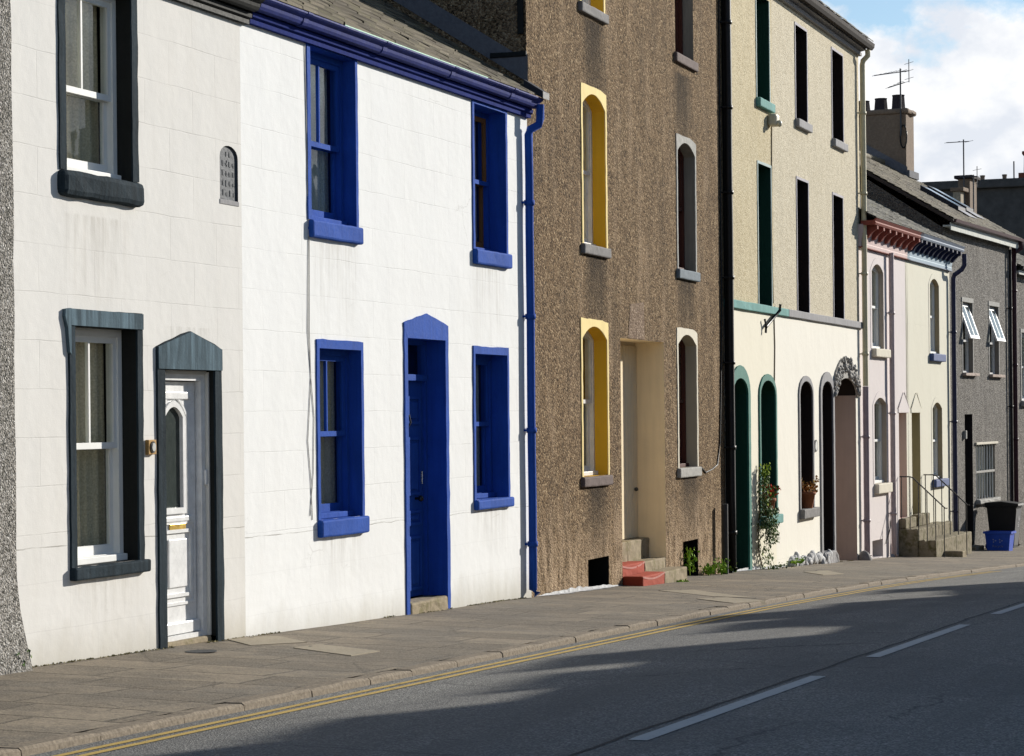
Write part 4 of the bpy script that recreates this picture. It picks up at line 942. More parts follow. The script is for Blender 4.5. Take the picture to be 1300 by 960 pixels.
# shared flight of stone steps in front of both doors (belongs to the pair, sits between pink and cream)
es = hp.sub(); e = es.thing('stone_steps', 'mossy stone steps shared by the pink and cream doors', 'steps', None); del e['category']; tag(e, None, 'steps')
ul = hp.px(1142, 690)[0]-.1; ur = hp.px(1190, 690)[0]-.35; gg = hp.gu(4.5)
zt1 = hp.px(1150, 674, -.3)[1]; zt2 = hp.px(1172, 689, -.7)[1]
mb = MB(); mb.box(ul, ur, -.42, -.002, gg-.4, zt1, .02, .004); es.B(mb, 'upper_step', M['mossy'])
mb = MB(); mb.box(ul, ur+.25, -.8, -.422, gg-.4, zt2, .02, .004); es.B(mb, 'lower_step', M['mossy'])
mb = MB(); mb.box(ul+1.2, hp.px(1222, 700, -1.2)[0], -1.2, -.802, gg-.5, zt2-.26, .02, .005); es.B(mb, 'bottom_step', M['step'])
mb = MB(); mb.box(dP.u0-.1, dP.u1+.08, -.15, -.003, zt1, dP.z0, .02, .006); mb.box(dP.u1+.22, dP.u1+1.35, -.17, -.003, zt1, dP.z0+.03, .02, .006); es.B(mb, 'threshold', M['mossy'])
def railing(label, u, ztop, pts):
    b = hp.sub(); e = b.thing('handrail', label, 'railing', 'handrails of the stone steps')
    vv = [0.0, -.24, -.26, -.98]
    zz = [ztop, ztop, ztop-.01, ztop-.66]
    r = MB(); r.tube([(u, vv[0]-.02, zz[0]), (u, vv[1], zz[1]), (u, -.3, zz[1]-.02), (u, vv[3], zz[3]), (u, -1.03, zz[3]+.0)], .014, 8); b.B(r, 'rail', M['iron'])
    for k in range(6):
        v = -.06-k*.18; zt = ztop if v > -.26 else ztop-(-.26-v)*.66/.72
        zb_ = zt1 if v > -.42 else zt2 if v > -.8 else gg-.1
        p = MB(); p.tube([(u, v, zb_-.02), (u, v, zt)], .011, 6); b.B(p, 'baluster', M['iron'])
zr = hp.px(1145, 605.5, -.1)[1]
railing('left iron handrail sloping down the mossy steps beside the pink door', ul+.06, zr, None)
railing('right iron handrail beside the blue sill of the cream house', hp.px(1171, 603, 0)[0]+.02, hp.px(1176, 603, -.1)[1], None)

# ================================================================== GREY HOUSE
h = fr['G']; h.thing('grey_house', 'grey pebbledashed house with two open top casements, a barred window and a tall chimney', 'house')
UG = 6.68; GT = 4.28; sl_ = .60
lint = [op_px(h, (1221.5, 383), (1235, 474)), op_px(h, (1255.5, 388), (1268, 476))]
gd = op_px(h, (1224.5, 526), (1236, 692)); gb = op_px(h, (1238.7, 565), (1263.5, 631))
shell(h, -.62, UG, GT, [lint[0].pts(), lint[1].pts(), drop(gd, .4).pts(), gb.pts()], M['grey_peb'], (3.2, GT+3.2*sl_+.25), 7., gmat=pebble('shaded_gable_pebbledash', (.14, .12, .10), (.25, .22, .19), (.06, .05, .045), 36))  # gable gets a darker copy of the pebbledash, its shade put into the colour
for i, o in enumerate(lint):
    mb = MB(); ring(mb, o.pts(0), o.pts(.055), .1, .17); zm = o.z0+(o.zs-o.z0)*.46; mb.box(o.u0+.05, o.u1-.05, .1, .17, zm-.025, zm+.025)
    w = h.B(mb, 'casement_window', M['upvc']); w['label'] = ('left' if i == 0 else 'right')+' casement window with its white top light hung open'
    reveal(h, o, .101, M['grey_rev'], w); room(h, o, .18, w)
    g = MB(); flatpoly(g, Op(o.u0+.05, o.u1-.05, o.z0+.05, zm-.025).pts(), .135); h.B(g, 'pane', GLASS, w)
    # top-hung light swung outwards
    a, b = o.u0+.04, o.u1-.04; zt = o.zs-.03; L = zt-zm; an = radians(19)
    def sw(u, l): return (u, .09-sin(an)*l, zt-cos(an)*l)
    t = MB()
    for (u0, u1, l0, l1) in ((a, b, 0, .07), (a, b, L-.08, L), (a, a+.09, .07, L-.08), (b-.09, b, .07, L-.08), ((a+b)/2-.03, (a+b)/2+.03, .07, L-.08)):
        q0, q1, q2, q3 = sw(u0, l0), sw(u1, l0), sw(u1, l1), sw(u0, l1); k = Vector((0, cos(an)*.045, -sin(an)*.045)); P = [Vector(x) for x in (q0, q1, q2, q3)]
        t.add([p[:] for p in P]+[(p+k)[:] for p in P], [(0, 1, 2, 3), (4, 5, 6, 7), (0, 1, 5, 4), (1, 2, 6, 5), (2, 3, 7, 6), (3, 0, 4, 7)])
    h.B(t, 'top_light', M['upvc'], w)
    t = MB(); t.quad(sw(a+.08, .06), sw(b-.08, .06), sw(b-.08, L-.07), sw(a+.08, L-.07)); h.B(t, 'top_pane', GLASS, w)
    s = MB(); s.box(o.u0-.1, o.u1+.08, -.02, .0, o.zs, o.zs+.11, .005); s.box(o.u0-.07, o.u0-.005, -.012, .0, o.z0, o.zs-.002); s.box(o.u1+.005, o.u1+.06, -.012, .0, o.z0, o.zs-.002); h.B(s, 'lintel', M['pale_sill'], w)
    s = MB(); s.box(o.u0-.08, o.u1+.3, -.1, .1, o.z0-.07, o.z0, .01, .004); h.B(s, 'sill', stone_mat('pinkish_sill', (.5, .4, .34)), w)
mb = MB(); ring(mb, gd.pts(0), gd.pts(.06, .0), .4, .5); dr = h.B(mb, 'front_door', M['door_dark']); reveal(h, gd, .401, paint('dark_reveal', (.03, .025, .024), .6), dr, bottom=False)
mb = MB(); mb.box(gd.u0+.06, gd.u1-.06, .44, .48, gd.z0-.02, gd.zs-.06); h.B(mb, 'door_leaf', M['door_dark'], dr)
mb = MB(); mb.box(gd.u0-.03, gd.u1+.05, -.25, .42, gd.z0-.5, gd.z0, .02, .006); h.B(mb, 'doorstep', M['step'], dr)
mb = MB(); mb.box(gd.u0-.16, gd.u0-.04, -.07, .0, -.62, -.42, .01); h.B(mb, 'letter_box', M['pale_sill'], dr)
mb = MB(); ring(mb, gb.pts(0), gb.pts(.05), .1, .16); w = h.B(mb, 'barred_window', M['dark_brown']); reveal(h, gb, .101, M['grey_rev'], w); g = MB(); flatpoly(g, gb.pts(.05), .13); h.B(g, 'pane', GLASS, w); room(h, gb, .17, w)
for k in range(7):
    u = gb.u0+.16+k*(gb.u1-gb.u0-.32)/6; b = MB(); b.tube([(u, .035, gb.z0), (u, .035, gb.zs)], .02, 8); h.B(b, 'bar', paint('pale_bar_paint', (.55, .58, .56), .5), w)
b = MB(); b.box(gb.u0+.02, gb.u1-.02, .0, .03, (gb.z0+gb.zs)/2-.03, (gb.z0+gb.zs)/2+.03, .01); h.B(b, 'cross_bar', M['pale_sill'], w)
b = MB(); b.box(gb.u0-.05, gb.u1+.12, -.12, .1, gb.z0-.11, gb.z0, .03, .01); h.B(b, 'sill', M['pale_sill'], w)
b = MB(); b.box(gb.u0-.1, gb.u1+.2, -.05, .0, gb.zs+.001, gb.zs+.06, .01); h.B(b, 'lintel', M['white_trim'], w)
mb = MB(); mb.box(-.62, UG-.1, -.2, -.17, GT-.06, GT+.12, .004, .003); mb.box(-.6, UG-.12, -.168, .0, GT+.02, GT+.06); h.B(mb, 'fascia', M['eave_white'])
mb = MB(); mb.prism_u([(-.202, GT+.13), (-.25, GT+.1), (-.31, GT+.12), (-.33, GT+.19), (-.31, GT+.19), (-.28, GT+.14), (-.2, GT+.16)], -.6, UG+.1); h.B(mb, 'gutter', M['pipe_maroon'])
slates(h, -.64, UG+.1, -.26, GT+.2, sl_, 3.2, M['slate'])
RZ = lambda v: GT+.2+(v+.26)*sl_
for u in (-.66, UG+.1):
    mb = MB(); mb.add([(u+k, v, z) for k in (0, .04) for v, z in ((-.26, GT+.17), (3.2, RZ(3.2)-.03), (3.2, RZ(3.2)-.11), (-.26, GT+.09))], [(0, 1, 2, 3), (4, 5, 6, 7), (0, 1, 5, 4), (2, 3, 7, 6), (0, 3, 7, 4), (1, 2, 6, 5)])
    h.B(mb, 'barge_board', plain('brown_board', (.05, .035, .03), .6))
for (u, v0, v1) in ((3.6, .55, 1.5), (5.3, .75, 1.75)):
    mb = MB(); du = .75
    vs = []
    for v in (v0, v1):
        for uu in (u-du/2, u+du/2):
            for k in (0, .13): vs.append((uu, v, RZ(v)+k))
    mb.add(vs, [(0, 1, 3, 2), (4, 5, 7, 6), (0, 1, 5, 4), (2, 3, 7, 6), (1, 3, 7, 5), (0, 2, 6, 4)]); rl = h.B(mb, 'roof_light', plain('dark_roof_light', (.025, .025, .035), .5))
    mb = MB(); mb.quad((u-du/2+.08, v0+.08, RZ(v0+.08)+.134), (u+du/2-.08, v0+.08, RZ(v0+.08)+.134), (u+du/2-.08, v1-.08, RZ(v1-.08)+.134), (u-du/2+.08, v1-.08, RZ(v1-.08)+.134)); h.B(mb, 'pane', plain('sky_glass', (.2, .22, .25), .05), rl)
    mb = MB(); mb.quad((u-du/2-.05, v0-.3, RZ(v0-.3)+.04), (u+du/2+.05, v0-.3, RZ(v0-.3)+.04), (u+du/2+.05, v0-.01, RZ(v0)+.05), (u-du/2-.05, v0-.01, RZ(v0)+.05)); h.B(mb, 'apron', stone_mat('pale_lead', (.4, .4, .42), .2), rl)
# chimney stack on the right gable
cu0, cu1 = UG-.75, UG+.05; cf = h.side(1150.5, 200, cu0)[0]; ct = h.side(1151, 143, cu0)[1]; cbk = cf+1.75
mb = MB(); mb.box(cu0, cu1, cf, cbk, RZ(cf)-.6, ct, .01); ch = h.B(mb, 'chimney', M['chim'])
mb = MB(); mb.box(cu0-.05, cu1+.06, cf-.07, cbk+.05, ct-.02, ct+.12, .05, .008); h.B(mb, 'cap', M['chim'], ch)
mb = MB(); mb.box(cu0-.04, cu0+.0, cf-.05, cbk, RZ(cf)+.0, RZ(cf)+.03); mb.add([(cu0-.012, cf-.03, RZ(cf)), (cu0-.012, cbk, RZ(cbk)), (cu0-.012, cbk, RZ(cbk)+.25), (cu0-.012, cf-.03, RZ(cf)+.25)], [(0, 1, 2, 3)]); mb.box(cu0-.06, cu1+.1, cf-.1, cf-.002, RZ(cf)-.02, RZ(cf)+.16); h.B(mb, 'flashing', M['lead'], ch)
for k in range(4):
    v = cf+.3+k*.47; hh_ = (.42, .36, .32, .36)[k]
    mb = MB(); mb.lathe([(.16, ct+.11), (.2, ct+.12), (.18, ct+.2), (.16, ct+.1+hh_*.92), (.175, ct+.1+hh_), (.11, ct+.1+hh_), (.1, ct+.2)], (cu0+cu1)/2, v, 8, False); h.B(mb, 'chimney_pot', M['pot_dark'], ch)
lp = MB(); lp.tube([(cu0-.03, cf+.06+.09*cos(t), ct-.62+.3*sin(t)) for t in [k*.45 for k in range(15)]], .018, 6); h.B(lp, 'cable_coil', M['pipe_black'], ch)
pipe(h, UG-.18, h.gu(UG)+.1, GT, M['pipe_maroon'], .06, -.1, [(UG-.1, -.27, GT+.1), (UG-.1, -.27, GT-.05), (UG-.14, -.14, GT-.15)], 4)
pipe(h, UG-.55, h.gu(UG)+.1, GT-.1, M['pipe_black'], .035, -.08, None, 3, name='waste_pipe')

# aerials are bolted to chimneys but are things of their own
def aerial(label, base, mast, boom, tilt=0, n=7, second=False, grp='television aerials on the roofs'):
    e = empty('tv_aerial', base); tag(e, label, 'aerial', grp)
    m_ = MB(); m_.tube([(0, 0, 0), (.01, 0, mast)], .022, 6); m_.build('mast', M['aerial'], e)
    def yagi(z, L, n, ang):
        b = MB(); dx, dy = cos(ang), sin(ang); x0, x1 = -.25*L, .75*L
        b.tube([(dx*x0, dy*x0, z), (dx*x1, dy*x1, z+tilt)], .013, 5)
        for i in range(n):
            t = i/(n-1); x = x0+(x1-x0)*t; zz = z+tilt*max(0, t-.25)/.75; w = .24 if i == 0 else .17-.05*t
            b.tube([(dx*x-dy*w, dy*x+dx*w, zz), (dx*x+dy*w, dy*x-dx*w, zz)], .006, 4)
        if n > 5:
            for zz in (-.2, .2):
                b.tube([(dx*x0-dy*.25, dy*x0+dx*.25, z+zz), (dx*x0+dy*.25, dy*x0-dx*.25, z+zz)], .006, 4)
            b.tube([(dx*x0, dy*x0, z-.3), (dx*x0, dy*x0, z+.3)], .012, 4)
        b.build('yagi', M['aerial'], e)
    yagi(mast-.05, boom, n, radians(128))
    if second: yagi(mast-.36, boom*.5, 5, radians(132))
    return e
X, Y = h.world(cu0-.06, cf+.12)
aerial('large branching aerial strapped to the tall grey chimney', (X, Y, ct-.6), 1.75, 1.0, -.16, 8, True)

# ================================================================== LAST HOUSE AND THE BIG DARK BUILDING BEHIND
h = fr['N']; h.thing('grey_house', 'grey pebbledashed house with white eaves at the right edge of the picture', 'house')
NT_ = 3.62; nw = Op(1.0, 2.1, .3, 2.1)
shell(h, .02, 7.5, NT_, [nw.pts()], M['grey_peb'], (2.6, NT_+1.3), 6.)
w = sash_window(h, nw, .12, M['upvc'], M['pale_sill'], curtain=M['net']); surround(h, nw, .09, .015, M['pale_sill'], w); sill(h, nw, M['pale_sill'], w)
mb = MB(); mb.box(.05, 7.5, -.2, -.17, NT_-.05, NT_+.06, .004); mb.box(.06, 7.45, -.168, .0, NT_+.0, NT_+.04); h.B(mb, 'fascia', M['eave_white'])
mb = MB(); mb.prism_u([(-.202, NT_+.1), (-.25, NT_+.07), (-.31, NT_+.09), (-.33, NT_+.16), (-.2, NT_+.13)], .03, 7.6); h.B(mb, 'gutter', M['pipe_black'])
slates(h, .03, 7.55, -.26, NT_+.17, .42, 2.6, M['slate_grey'])
# small stacks standing behind the grey house's roof
hq = fr['N'].sub(); ck = hq.thing('chimney_stack', 'small dark chimney stack with a slab cap behind the grey roof', 'chimney', None)
u0 = 8.; vq, zq = hq.side(1216, 224, u0); vq2 = hq.side(1231, 224, u0)[0]
vq, vq2 = min(vq, vq2), max(vq, vq2); zq = hq.side(1223, 227, u0)[1]
mb = MB(); mb.box(u0, u0+.8, vq, vq2, -2.5, zq, .02); hq.B(mb, 'stack', M['chim']); mb = MB(); mb.box(u0-.08, u0+.88, vq-.1, vq2+.1, zq, zq+.1, .02); hq.B(mb, 'cap', M['pot_dark'])
hq = fr['N'].sub(); ck2 = hq.thing('chimney_stack', 'short cream chimney stack beside the dark one behind the grey roof', 'chimney', None)
v2, z2 = hq.side(1209.5, 239, u0-.6); v3 = hq.side(1215, 239, u0-.6)[0]; v2, v3 = min(v2, v3), max(v2, v3)
mb = MB(); mb.box(u0-.6, u0-.1, v2-.1, v3, -2.5, z2-.1, .02); hq.B(mb, 'stack', stone_mat('cream_stack', (.4, .34, .25))); mb = MB(); mb.box(u0-.66, u0-.04, v2-.2, v3+.06, z2-.1, z2+.02, .02); hq.B(mb, 'cap', M['chim'])
va, za = hq.side(1224, 265, u0-.2); X, Y = hq.world(u0-.2, va); ztop = hq.side(1226, 177, u0-.2)[1]
aerial('tall bare mast with one arm rising in front of the dark stack', (X, Y, za-.5), ztop-za+.5, .75, -.06, 3)
va, za = hq.side(1236, 263, u0-1.); X, Y = hq.world(u0-1., va); ztop = hq.side(1234, 222, u0-1.)[1]
aerial('short mast with a small panel aerial right of the dark stack', (X, Y, za-.4), ztop-za+.4, .5, .0, 6)

XB = 95.
bk = House((XB, 0), pi/2)     # its long dark side faces the camera
q0 = bk.px(1165, 238)[0]; q1 = bk.px(1320, 238)[0]
ulo, uhi = min(q0, q1)-8, max(q0, q1)+3; zt = bk.px(1240, 240)[1]
e = empty('large_building', (XB, (ulo+uhi)/2, gz(XB))); tag(e, 'large dark stone building with a straight parapet towering behind the last roofs', 'building')
e.rotation_euler = (0, 0, 0)
def Lb(mb, nm, m, par=None):
    mb.v = [(x-XB, y-(ulo+uhi)/2, z) for x, y, z in mb.v]; return mb.build(nm, m, par or e, gz(XB))
mb = MB(); mb.box(XB, XB+14, ulo, uhi, -8, zt); wl = Lb(mb, 'wall', M['big_wall'])
mb = MB(); mb.box(XB-.25, XB+14.2, ulo-.2, uhi+.2, zt, zt+.35, .05); Lb(mb, 'parapet', M['big_wall'])
for x in (1245, 1273):
    c = bk.px(x, 236)[0]; mb = MB(); mb.lathe([(.085, zt+.35), (.085, zt+.5), (.1, zt+.52), (.1, zt+.58)], XB+.5, c, 8, False); Lb(mb, 'vent_stub', M['chim'])
c = bk.px(1298, 225)[0]; mb = MB(); mb.box(XB+.3, XB+1.5, c-.75, c+.2, zt+.35, zt+.6); mb.lathe([(.28, zt+.6), (.26, zt+1.3), (.34, zt+1.4), (.34, zt+1.5), (.2, zt+1.5)], XB+.9, c-.2, 10); Lb(mb, 'chimney', stone_mat('red_brick_stack', (.22, .08, .05)))
c = bk.px(1284.5, 225)[0]; mb = MB(); mb.tube([(XB+.6, c, zt+.3), (XB+.6, c, zt+1.1)], .03, 6); Lb(mb, 'rod', M['aerial'])

# ================================================================== SMALL THINGS ON SILLS AND PAVEMENT
def local_thing(h, name, label, cat, u, v, z, grp=None):
    X, Y = h.world(u, v); e = empty(name, (X, Y, z), h.phi); return tag(e, label, cat, grp)
GER = leafy('geranium_petals', (.55, .02, .015), (.8, .08, .04)); LEAF = leafy('plant_leaf', (.03, .09, .02), (.12, .2, .04)); YEL = leafy('yellowing_leaf', (.3, .2, .03), (.42, .16, .05)); IVY = leafy('ivy_leaf', (.015, .06, .015), (.16, .22, .07)); IVYL = leafy('young_ivy_leaf', (.2, .3, .03), (.4, .5, .05)); WEED = leafy('weed_leaf', (.10, .22, .02), (.3, .45, .05)); VAR = leafy('variegated_leaf', (.3, .35, .25), (.6, .62, .5)); DRY = leafy('dry_bloom', (.55, .25, .05), (.7, .6, .4))
def pot(h, label, u, v, z, flower, leafm, n, nf):
    e = local_thing(h, 'flower_pot', label, 'flower pot', u, v, z, 'flower pots on the arched window sills')
    m_ = MB(); m_.lathe([(.10, 0), (.145, .24), (.16, .24), (.16, .29), (.135, .29), (.12, .25)], 0, 0, 14); m_.build('pot', M['terracotta'], e)
    f = MB()
    for k in range(n): f.leaf((rnd(-.22, .24), rnd(-.16, .1), .28+abs(rnd(0, .2))), rnd(.05, .085))
    f.build('foliage', leafm, e); f = MB()
    for k in range(nf):
        c = (rnd(-.28, .28), rnd(-.18, .08), rnd(.33, .55)); f.tube([(0, 0, .24), (c[0]*.6, c[1]*.6, c[2]*.7), c], .006, 4)
        for q in range(9): f.leaf((c[0]+rnd(-.04, .04), c[1]+rnd(-.04, .04), c[2]+rnd(-.03, .03)), rnd(.03, .05))
    f.build('flowers', flower, e)
pot(ht, 'terracotta pot of red geraniums on the teal sill', a2.u0+.42, -.0, a2.z0+.001, GER, LEAF, 70, 15)
pot(ht, 'terracotta pot of dried orange flowers on the grey sill', a3.u0+.55, -.0, a3.z0+.001, DRY, YEL, 50, 6)
# ivy climbing the wall beside the teal window
ub_ = ht.px(966, 700)[0]; e = local_thing(ht, 'ivy', 'green ivy climbing the cream wall and spilling over the teal sill', 'climbing plant', ub_, -.05, ht.gu(ub_))
zb_ = ht.gu(ub_); st_ = MB(); iv = MB(); iy = MB(); va_ = MB()
pth = [ht.px(*p, -.08) for p in ((972, 722), (967, 700), (966, 672), (968, 650), (967, 630), (967, 605), (968, 592))]
pth = [(a-ub_, b-zb_) for a, b in pth]
st_.tube([(a, .02, b) for a, b in pth], .012, 5); st_.build('stem', plain('ivy_stem', (.12, .08, .04), .8), e)
for i, ((a, b), (c, d)) in enumerate(zip(pth, pth[1:])):
    for k in range((150, 130, 190, 220, 190, 110)[i]):
        t = rnd(0, 1); w_ = (.36, .2, .22, .2, .14, .1)[i]
        P = (a+(c-a)*t+rnd(-w_*.4, w_), rnd(-.16, .02), b+(d-b)*t+rnd(-.06, .06)); m_ = iy if (i == 5 and rnd(0, 1) < .7) or rnd(0, 1) < .08 else va_ if rnd(0, 1) < .17 else iv
        m_.leaf(P, rnd(.035, .062), (.3, -1, .2))
sw_, sz_ = ht.px(975, 655, -.1); sw_ -= ub_; sz_ -= zb_
for k in range(620):
    P = (sw_+rnd(-.5, .2), rnd(-.2, -.1), sz_+rnd(-.45, .12)); (va_ if rnd(0, 1) < .18 else iv).leaf(P, rnd(.035, .065), (.3, -1, .2))
for k in range(60): iv.leaf((rnd(-.2, 1.1), rnd(-.25, -.02), rnd(-.02, .06)), rnd(.03, .05))
iv.build('foliage', IVY, e); iy.build('young_foliage', IVYL, e); va_.build('pale_foliage', VAR, e)
def weed(h, label, px, py, v, n, w, hh, mat=WEED, zoff=None):
    u, z = h.px(px, py, v); e = local_thing(h, 'weed', label, 'weed', u, v, z if zoff is None else zoff, 'weeds at the foot of the walls'); m_ = MB()
    for k in range(int(n*1.5)):
        a = rnd(-1, 1); t = rnd(0, 1); m_.leaf((a*w*t+rnd(-.03, .03), rnd(-.08, .06), hh*t*rnd(.4, 1)+.02), rnd(.03, .06))
    m_.build('leaves', mat, e)
    s = MB()
    for k in range(4): s.tube([(0, 0, -.03), (rnd(-.5, .5)*w, rnd(-.03, .03), hh*rnd(.5, .9))], .006, 4)
    s.build('stems', WEED, e)
weed(hb, 'leafy weed growing from the right cellar opening', 876, 728, -.04, 50, .4, .48)
weed(hb, 'low bright weed between the cellar opening and drain pipe', 900, 730, -.08, 70, .45, .16)
weed(hb, 'bright weed at the foot of the drain pipe', 916, 729, -.14, 80, .3, .24)
weed(ht, 'small weed at the green door step', 929, 727, -.08, 30, .2, .14)
weed(fr['L'], 'small dark weed at the corner of the greyed white house', 20, 846, -.05, 60, .12, .1, LEAF)
weed(hb, 'small weed at the foot of the stone steps', 866, 742, -.34, 26, .2, .05)
weed(ht, 'low weed along the whitewashed rocks', 1012, 716, -.14, 60, .7, .07)

# wheelie bin
hg = fr['G']; bz = hg.gu(5.6)
BV = -.4
for k_ in range(150):
    BV -= .01; BU, BZ = hg.px(1286.5, 699, BV)
    if BZ > pavez(*hg.world(BU, BV)): break
BZ = pavez(*hg.world(BU, BV))
def bin_thing():
    ub0, ub1 = hg.px(1254, 690, -.55)[0], hg.px(1284, 690, -.55)[0]
    v1 = -.22; W_ = .58; Dp = .72
    u, z = 4.35, bz
    e = local_thing(hg, 'wheelie_bin', 'black wheelie bin standing behind the blue recycling box', 'bin', BU+.24, BV+.27, BZ)
    hh = 1.08
    m_ = MB(); b0, b1 = .24, .29; c0, c1 = .27, .36
    vs = [(-b0, -c0, .06), (b0, -c0, .06), (b0, c0, .06), (-b0, c0, .06), (-b1, -c1, hh), (b1, -c1, hh), (b1, c1, hh), (-b1, c1, hh)]
    m_.add(vs, [(0, 1, 2, 3), (0, 1, 5, 4), (1, 2, 6, 5), (2, 3, 7, 6), (3, 0, 4, 7)]); m_.box(-b1-.02, b1+.02, -c1-.02, c1+.03, hh-.05, hh-.005, .01); m_.build('body', M['bin_black'], e)
    m_ = MB(); m_.add([(s*(b1+.03), v, zz) for s in (-1, 1) for v, zz in ((-c1-.06, hh), (-c1-.05, hh+.05), (0, hh+.1), (c1+.04, hh+.07), (c1+.04, hh))], [(0, 1, 2, 3, 4), (5, 6, 7, 8, 9)]+[(i, (i+1) % 5, 5+(i+1) % 5, 5+i) for i in range(5)]); lid = m_.build('lid', M['bin_black'], e)
    m_ = MB(); m_.tube([(-b1, c1+.07, hh-.02), (b1, c1+.07, hh-.02)], .02, 8); m_.build('handle', M['bin_grey'], e)
    for s in (-1, 1):
        m_ = MB(); m_.tube([(s*(b0+.0), c0+.03, .1), (s*(b0+.05), c0+.03, .1)], .1, 16); m_.build('wheel', M['bin_black'], e)
    m_ = MB(); m_.quad((-b0*.98, -c0-.004-.012, .12), (b0*.98, -c0-.016, .12), (b1*.97, -c1-.003, hh-.08), (-b1*.97, -c1-.003, hh-.08)); m_.build('lit_front_panel', M['bin_grey'], e)  # grey sheet over the black body, sunlight on the front put into its colour
    for k, d in enumerate('65'):
        vs, fs = text_mesh(d, .17); m_ = MB(); m_.add([(x-.02, -.335-.012+.08*0-(0.022*(1-k)), .77-.16*k+y) for x, y, zz in vs], fs); m_.build('house_number', M['white_print'], e)
    return e
bin_thing()
def recycling_box():
    u = BU-.34; z = BZ
    e = local_thing(hg, 'recycling_box', 'blue recycling box with faded white print in front of the wheelie bin', 'recycling box', u, BV+.25, z)
    a, b, c, d, hh = .21, .25, .26, .31, .48
    m_ = MB()
    m_.add([(-a, -c, 0), (a, -c, 0), (a, c, 0), (-a, c, 0), (-b, -d, hh), (b, -d, hh), (b, d, hh), (-b, d, hh)], [(0, 1, 2, 3), (0, 1, 5, 4), (1, 2, 6, 5), (2, 3, 7, 6), (3, 0, 4, 7)])
    m_.build('tub', M['box_blue'], e)
    m_ = MB(); ringp = [(-b-.03, -d-.03), (b+.03, -d-.03), (b+.03, d+.03), (-b-.03, d+.03)]; inn = [(-b+.01, -d+.01), (b-.01, -d+.01), (b-.01, d-.01), (-b+.01, d-.01)]
    vs = [(x, y, hh-.05) for x, y in ringp]+[(x, y, hh+.0) for x, y in ringp]+[(x, y, hh) for x, y in inn]
    m_.add(vs, [(i, (i+1) % 4, 4+(i+1) % 4, 4+i) for i in range(4)]+[(4+i, 4+(i+1) % 4, 8+(i+1) % 4, 8+i) for i in range(4)]); m_.build('rim', M['box_blue'], e)
    m_ = MB(); m_.box(-.2, .2, -.2, .2, hh-.09, hh-.05); m_.build('contents', M['bin_black'], e)
    pr = MB(); vs, fs = text_mesh('Recycle', .085)
    k = lambda zz: -a-(b-a)*zz/hh-.003
    pr.add([(k(.13+y)-.001*0, -x, .13+y) for x, y, zz in vs], fs)
    for s in (-.085, .07):
        for q in range(3):
            t = q*2.09; y0, z0 = s+.035*cos(t), .26+.035*sin(t); pr.add([(k(z0), -(y0+.022*cos(t+w)), z0+.022*sin(t+w)) for w in (0, 1.2, 2.6, 4.)], [(0, 1, 2, 3)])
    pr.build('print', M['box_print'], e)
recycling_box()

# ================================================================== GROUND, PAVEMENTS, ROAD
def strip(name, mat, ys, zf, x0=-30, x1=110, dx=.5, kind='structure', curve=True, jit=None):
    m_ = MB(); xs = []; x = x0
    while x <= x1: xs.append(x); x += dx
    k = len(ys); vs = []
    for X in xs:
        for j, f in enumerate(ys): vs.append((X, f(X) if callable(f) else f, zf(X, f(X) if callable(f) else f, j)))
    m_.add(vs, [(i*k+j, (i+1)*k+j, (i+1)*k+j+1, i*k+j+1) for i in range(len(xs)-1) for j in range(k-1)], True)
    o = m_.build(name, mat)
    if kind: o['kind'] = kind
    return o
def asphalt():
    t = NT('worn_asphalt')
    v = t.n('ShaderNodeTexVoronoi'); v.inputs['Scale'].default_value = 85; t.l(t.co, v.inputs['Vector']); s = t.n('ShaderNodeSeparateColor'); t.l(v.outputs['Color'], s.inputs[0])
    c = t.ramp(s.outputs[0], [(0., (.085, .083, .076)), (.55, (.155, .152, .14)), (1., (.33, .32, .295))])
    c = t.mix(t.math('MULTIPLY', t.ramp(t.noise(1, t.mapped((.25, 2.2, 1)), 5, .6), [(.4, 0.), (.68, 1.)]), .55), c, (.104, .102, .095))
    c = t.mix(t.math('MULTIPLY', t.ramp(t.noise(3.5, None, 6, .7), [(.55, 0.), (.75, 1.)]), .5), c, (.15, .148, .138))
    vo = t.n('ShaderNodeTexVoronoi', feature='DISTANCE_TO_EDGE'); vo.inputs['Scale'].default_value = .33; wv = t.n('ShaderNodeVectorMath', operation='MULTIPLY_ADD'); t.l(t.noise(3, None, 5), wv.inputs[0]); wv.inputs[1].default_value = (.5, .5, 0); t.l(t.co, wv.inputs[2]); t.l(wv.outputs[0], vo.inputs['Vector'])
    c = t.mix(t.math('MULTIPLY', t.ramp(vo.outputs['Distance'], [(.0, 1.), (.008, 0.)]), t.ramp(t.noise(.5, t.mapped(loc=(1, 4, 0)), 2), [(.45, 0.), (.55, .7)])), c, (.03, .03, .03))
    c = t.mix(t.math('MULTIPLY', t.ramp(t.noise(.35, t.mapped(loc=(6, 2, 0)), 2, .4), [(.5, 0.), (.52, 1.)]), .22), c, (.07, .07, .072))
    n = t.bump(v.outputs['Distance'], .009, .8); n = t.bump(t.noise(1.5), .03, .35, n)
    return t.done(c, .8, n, .3)
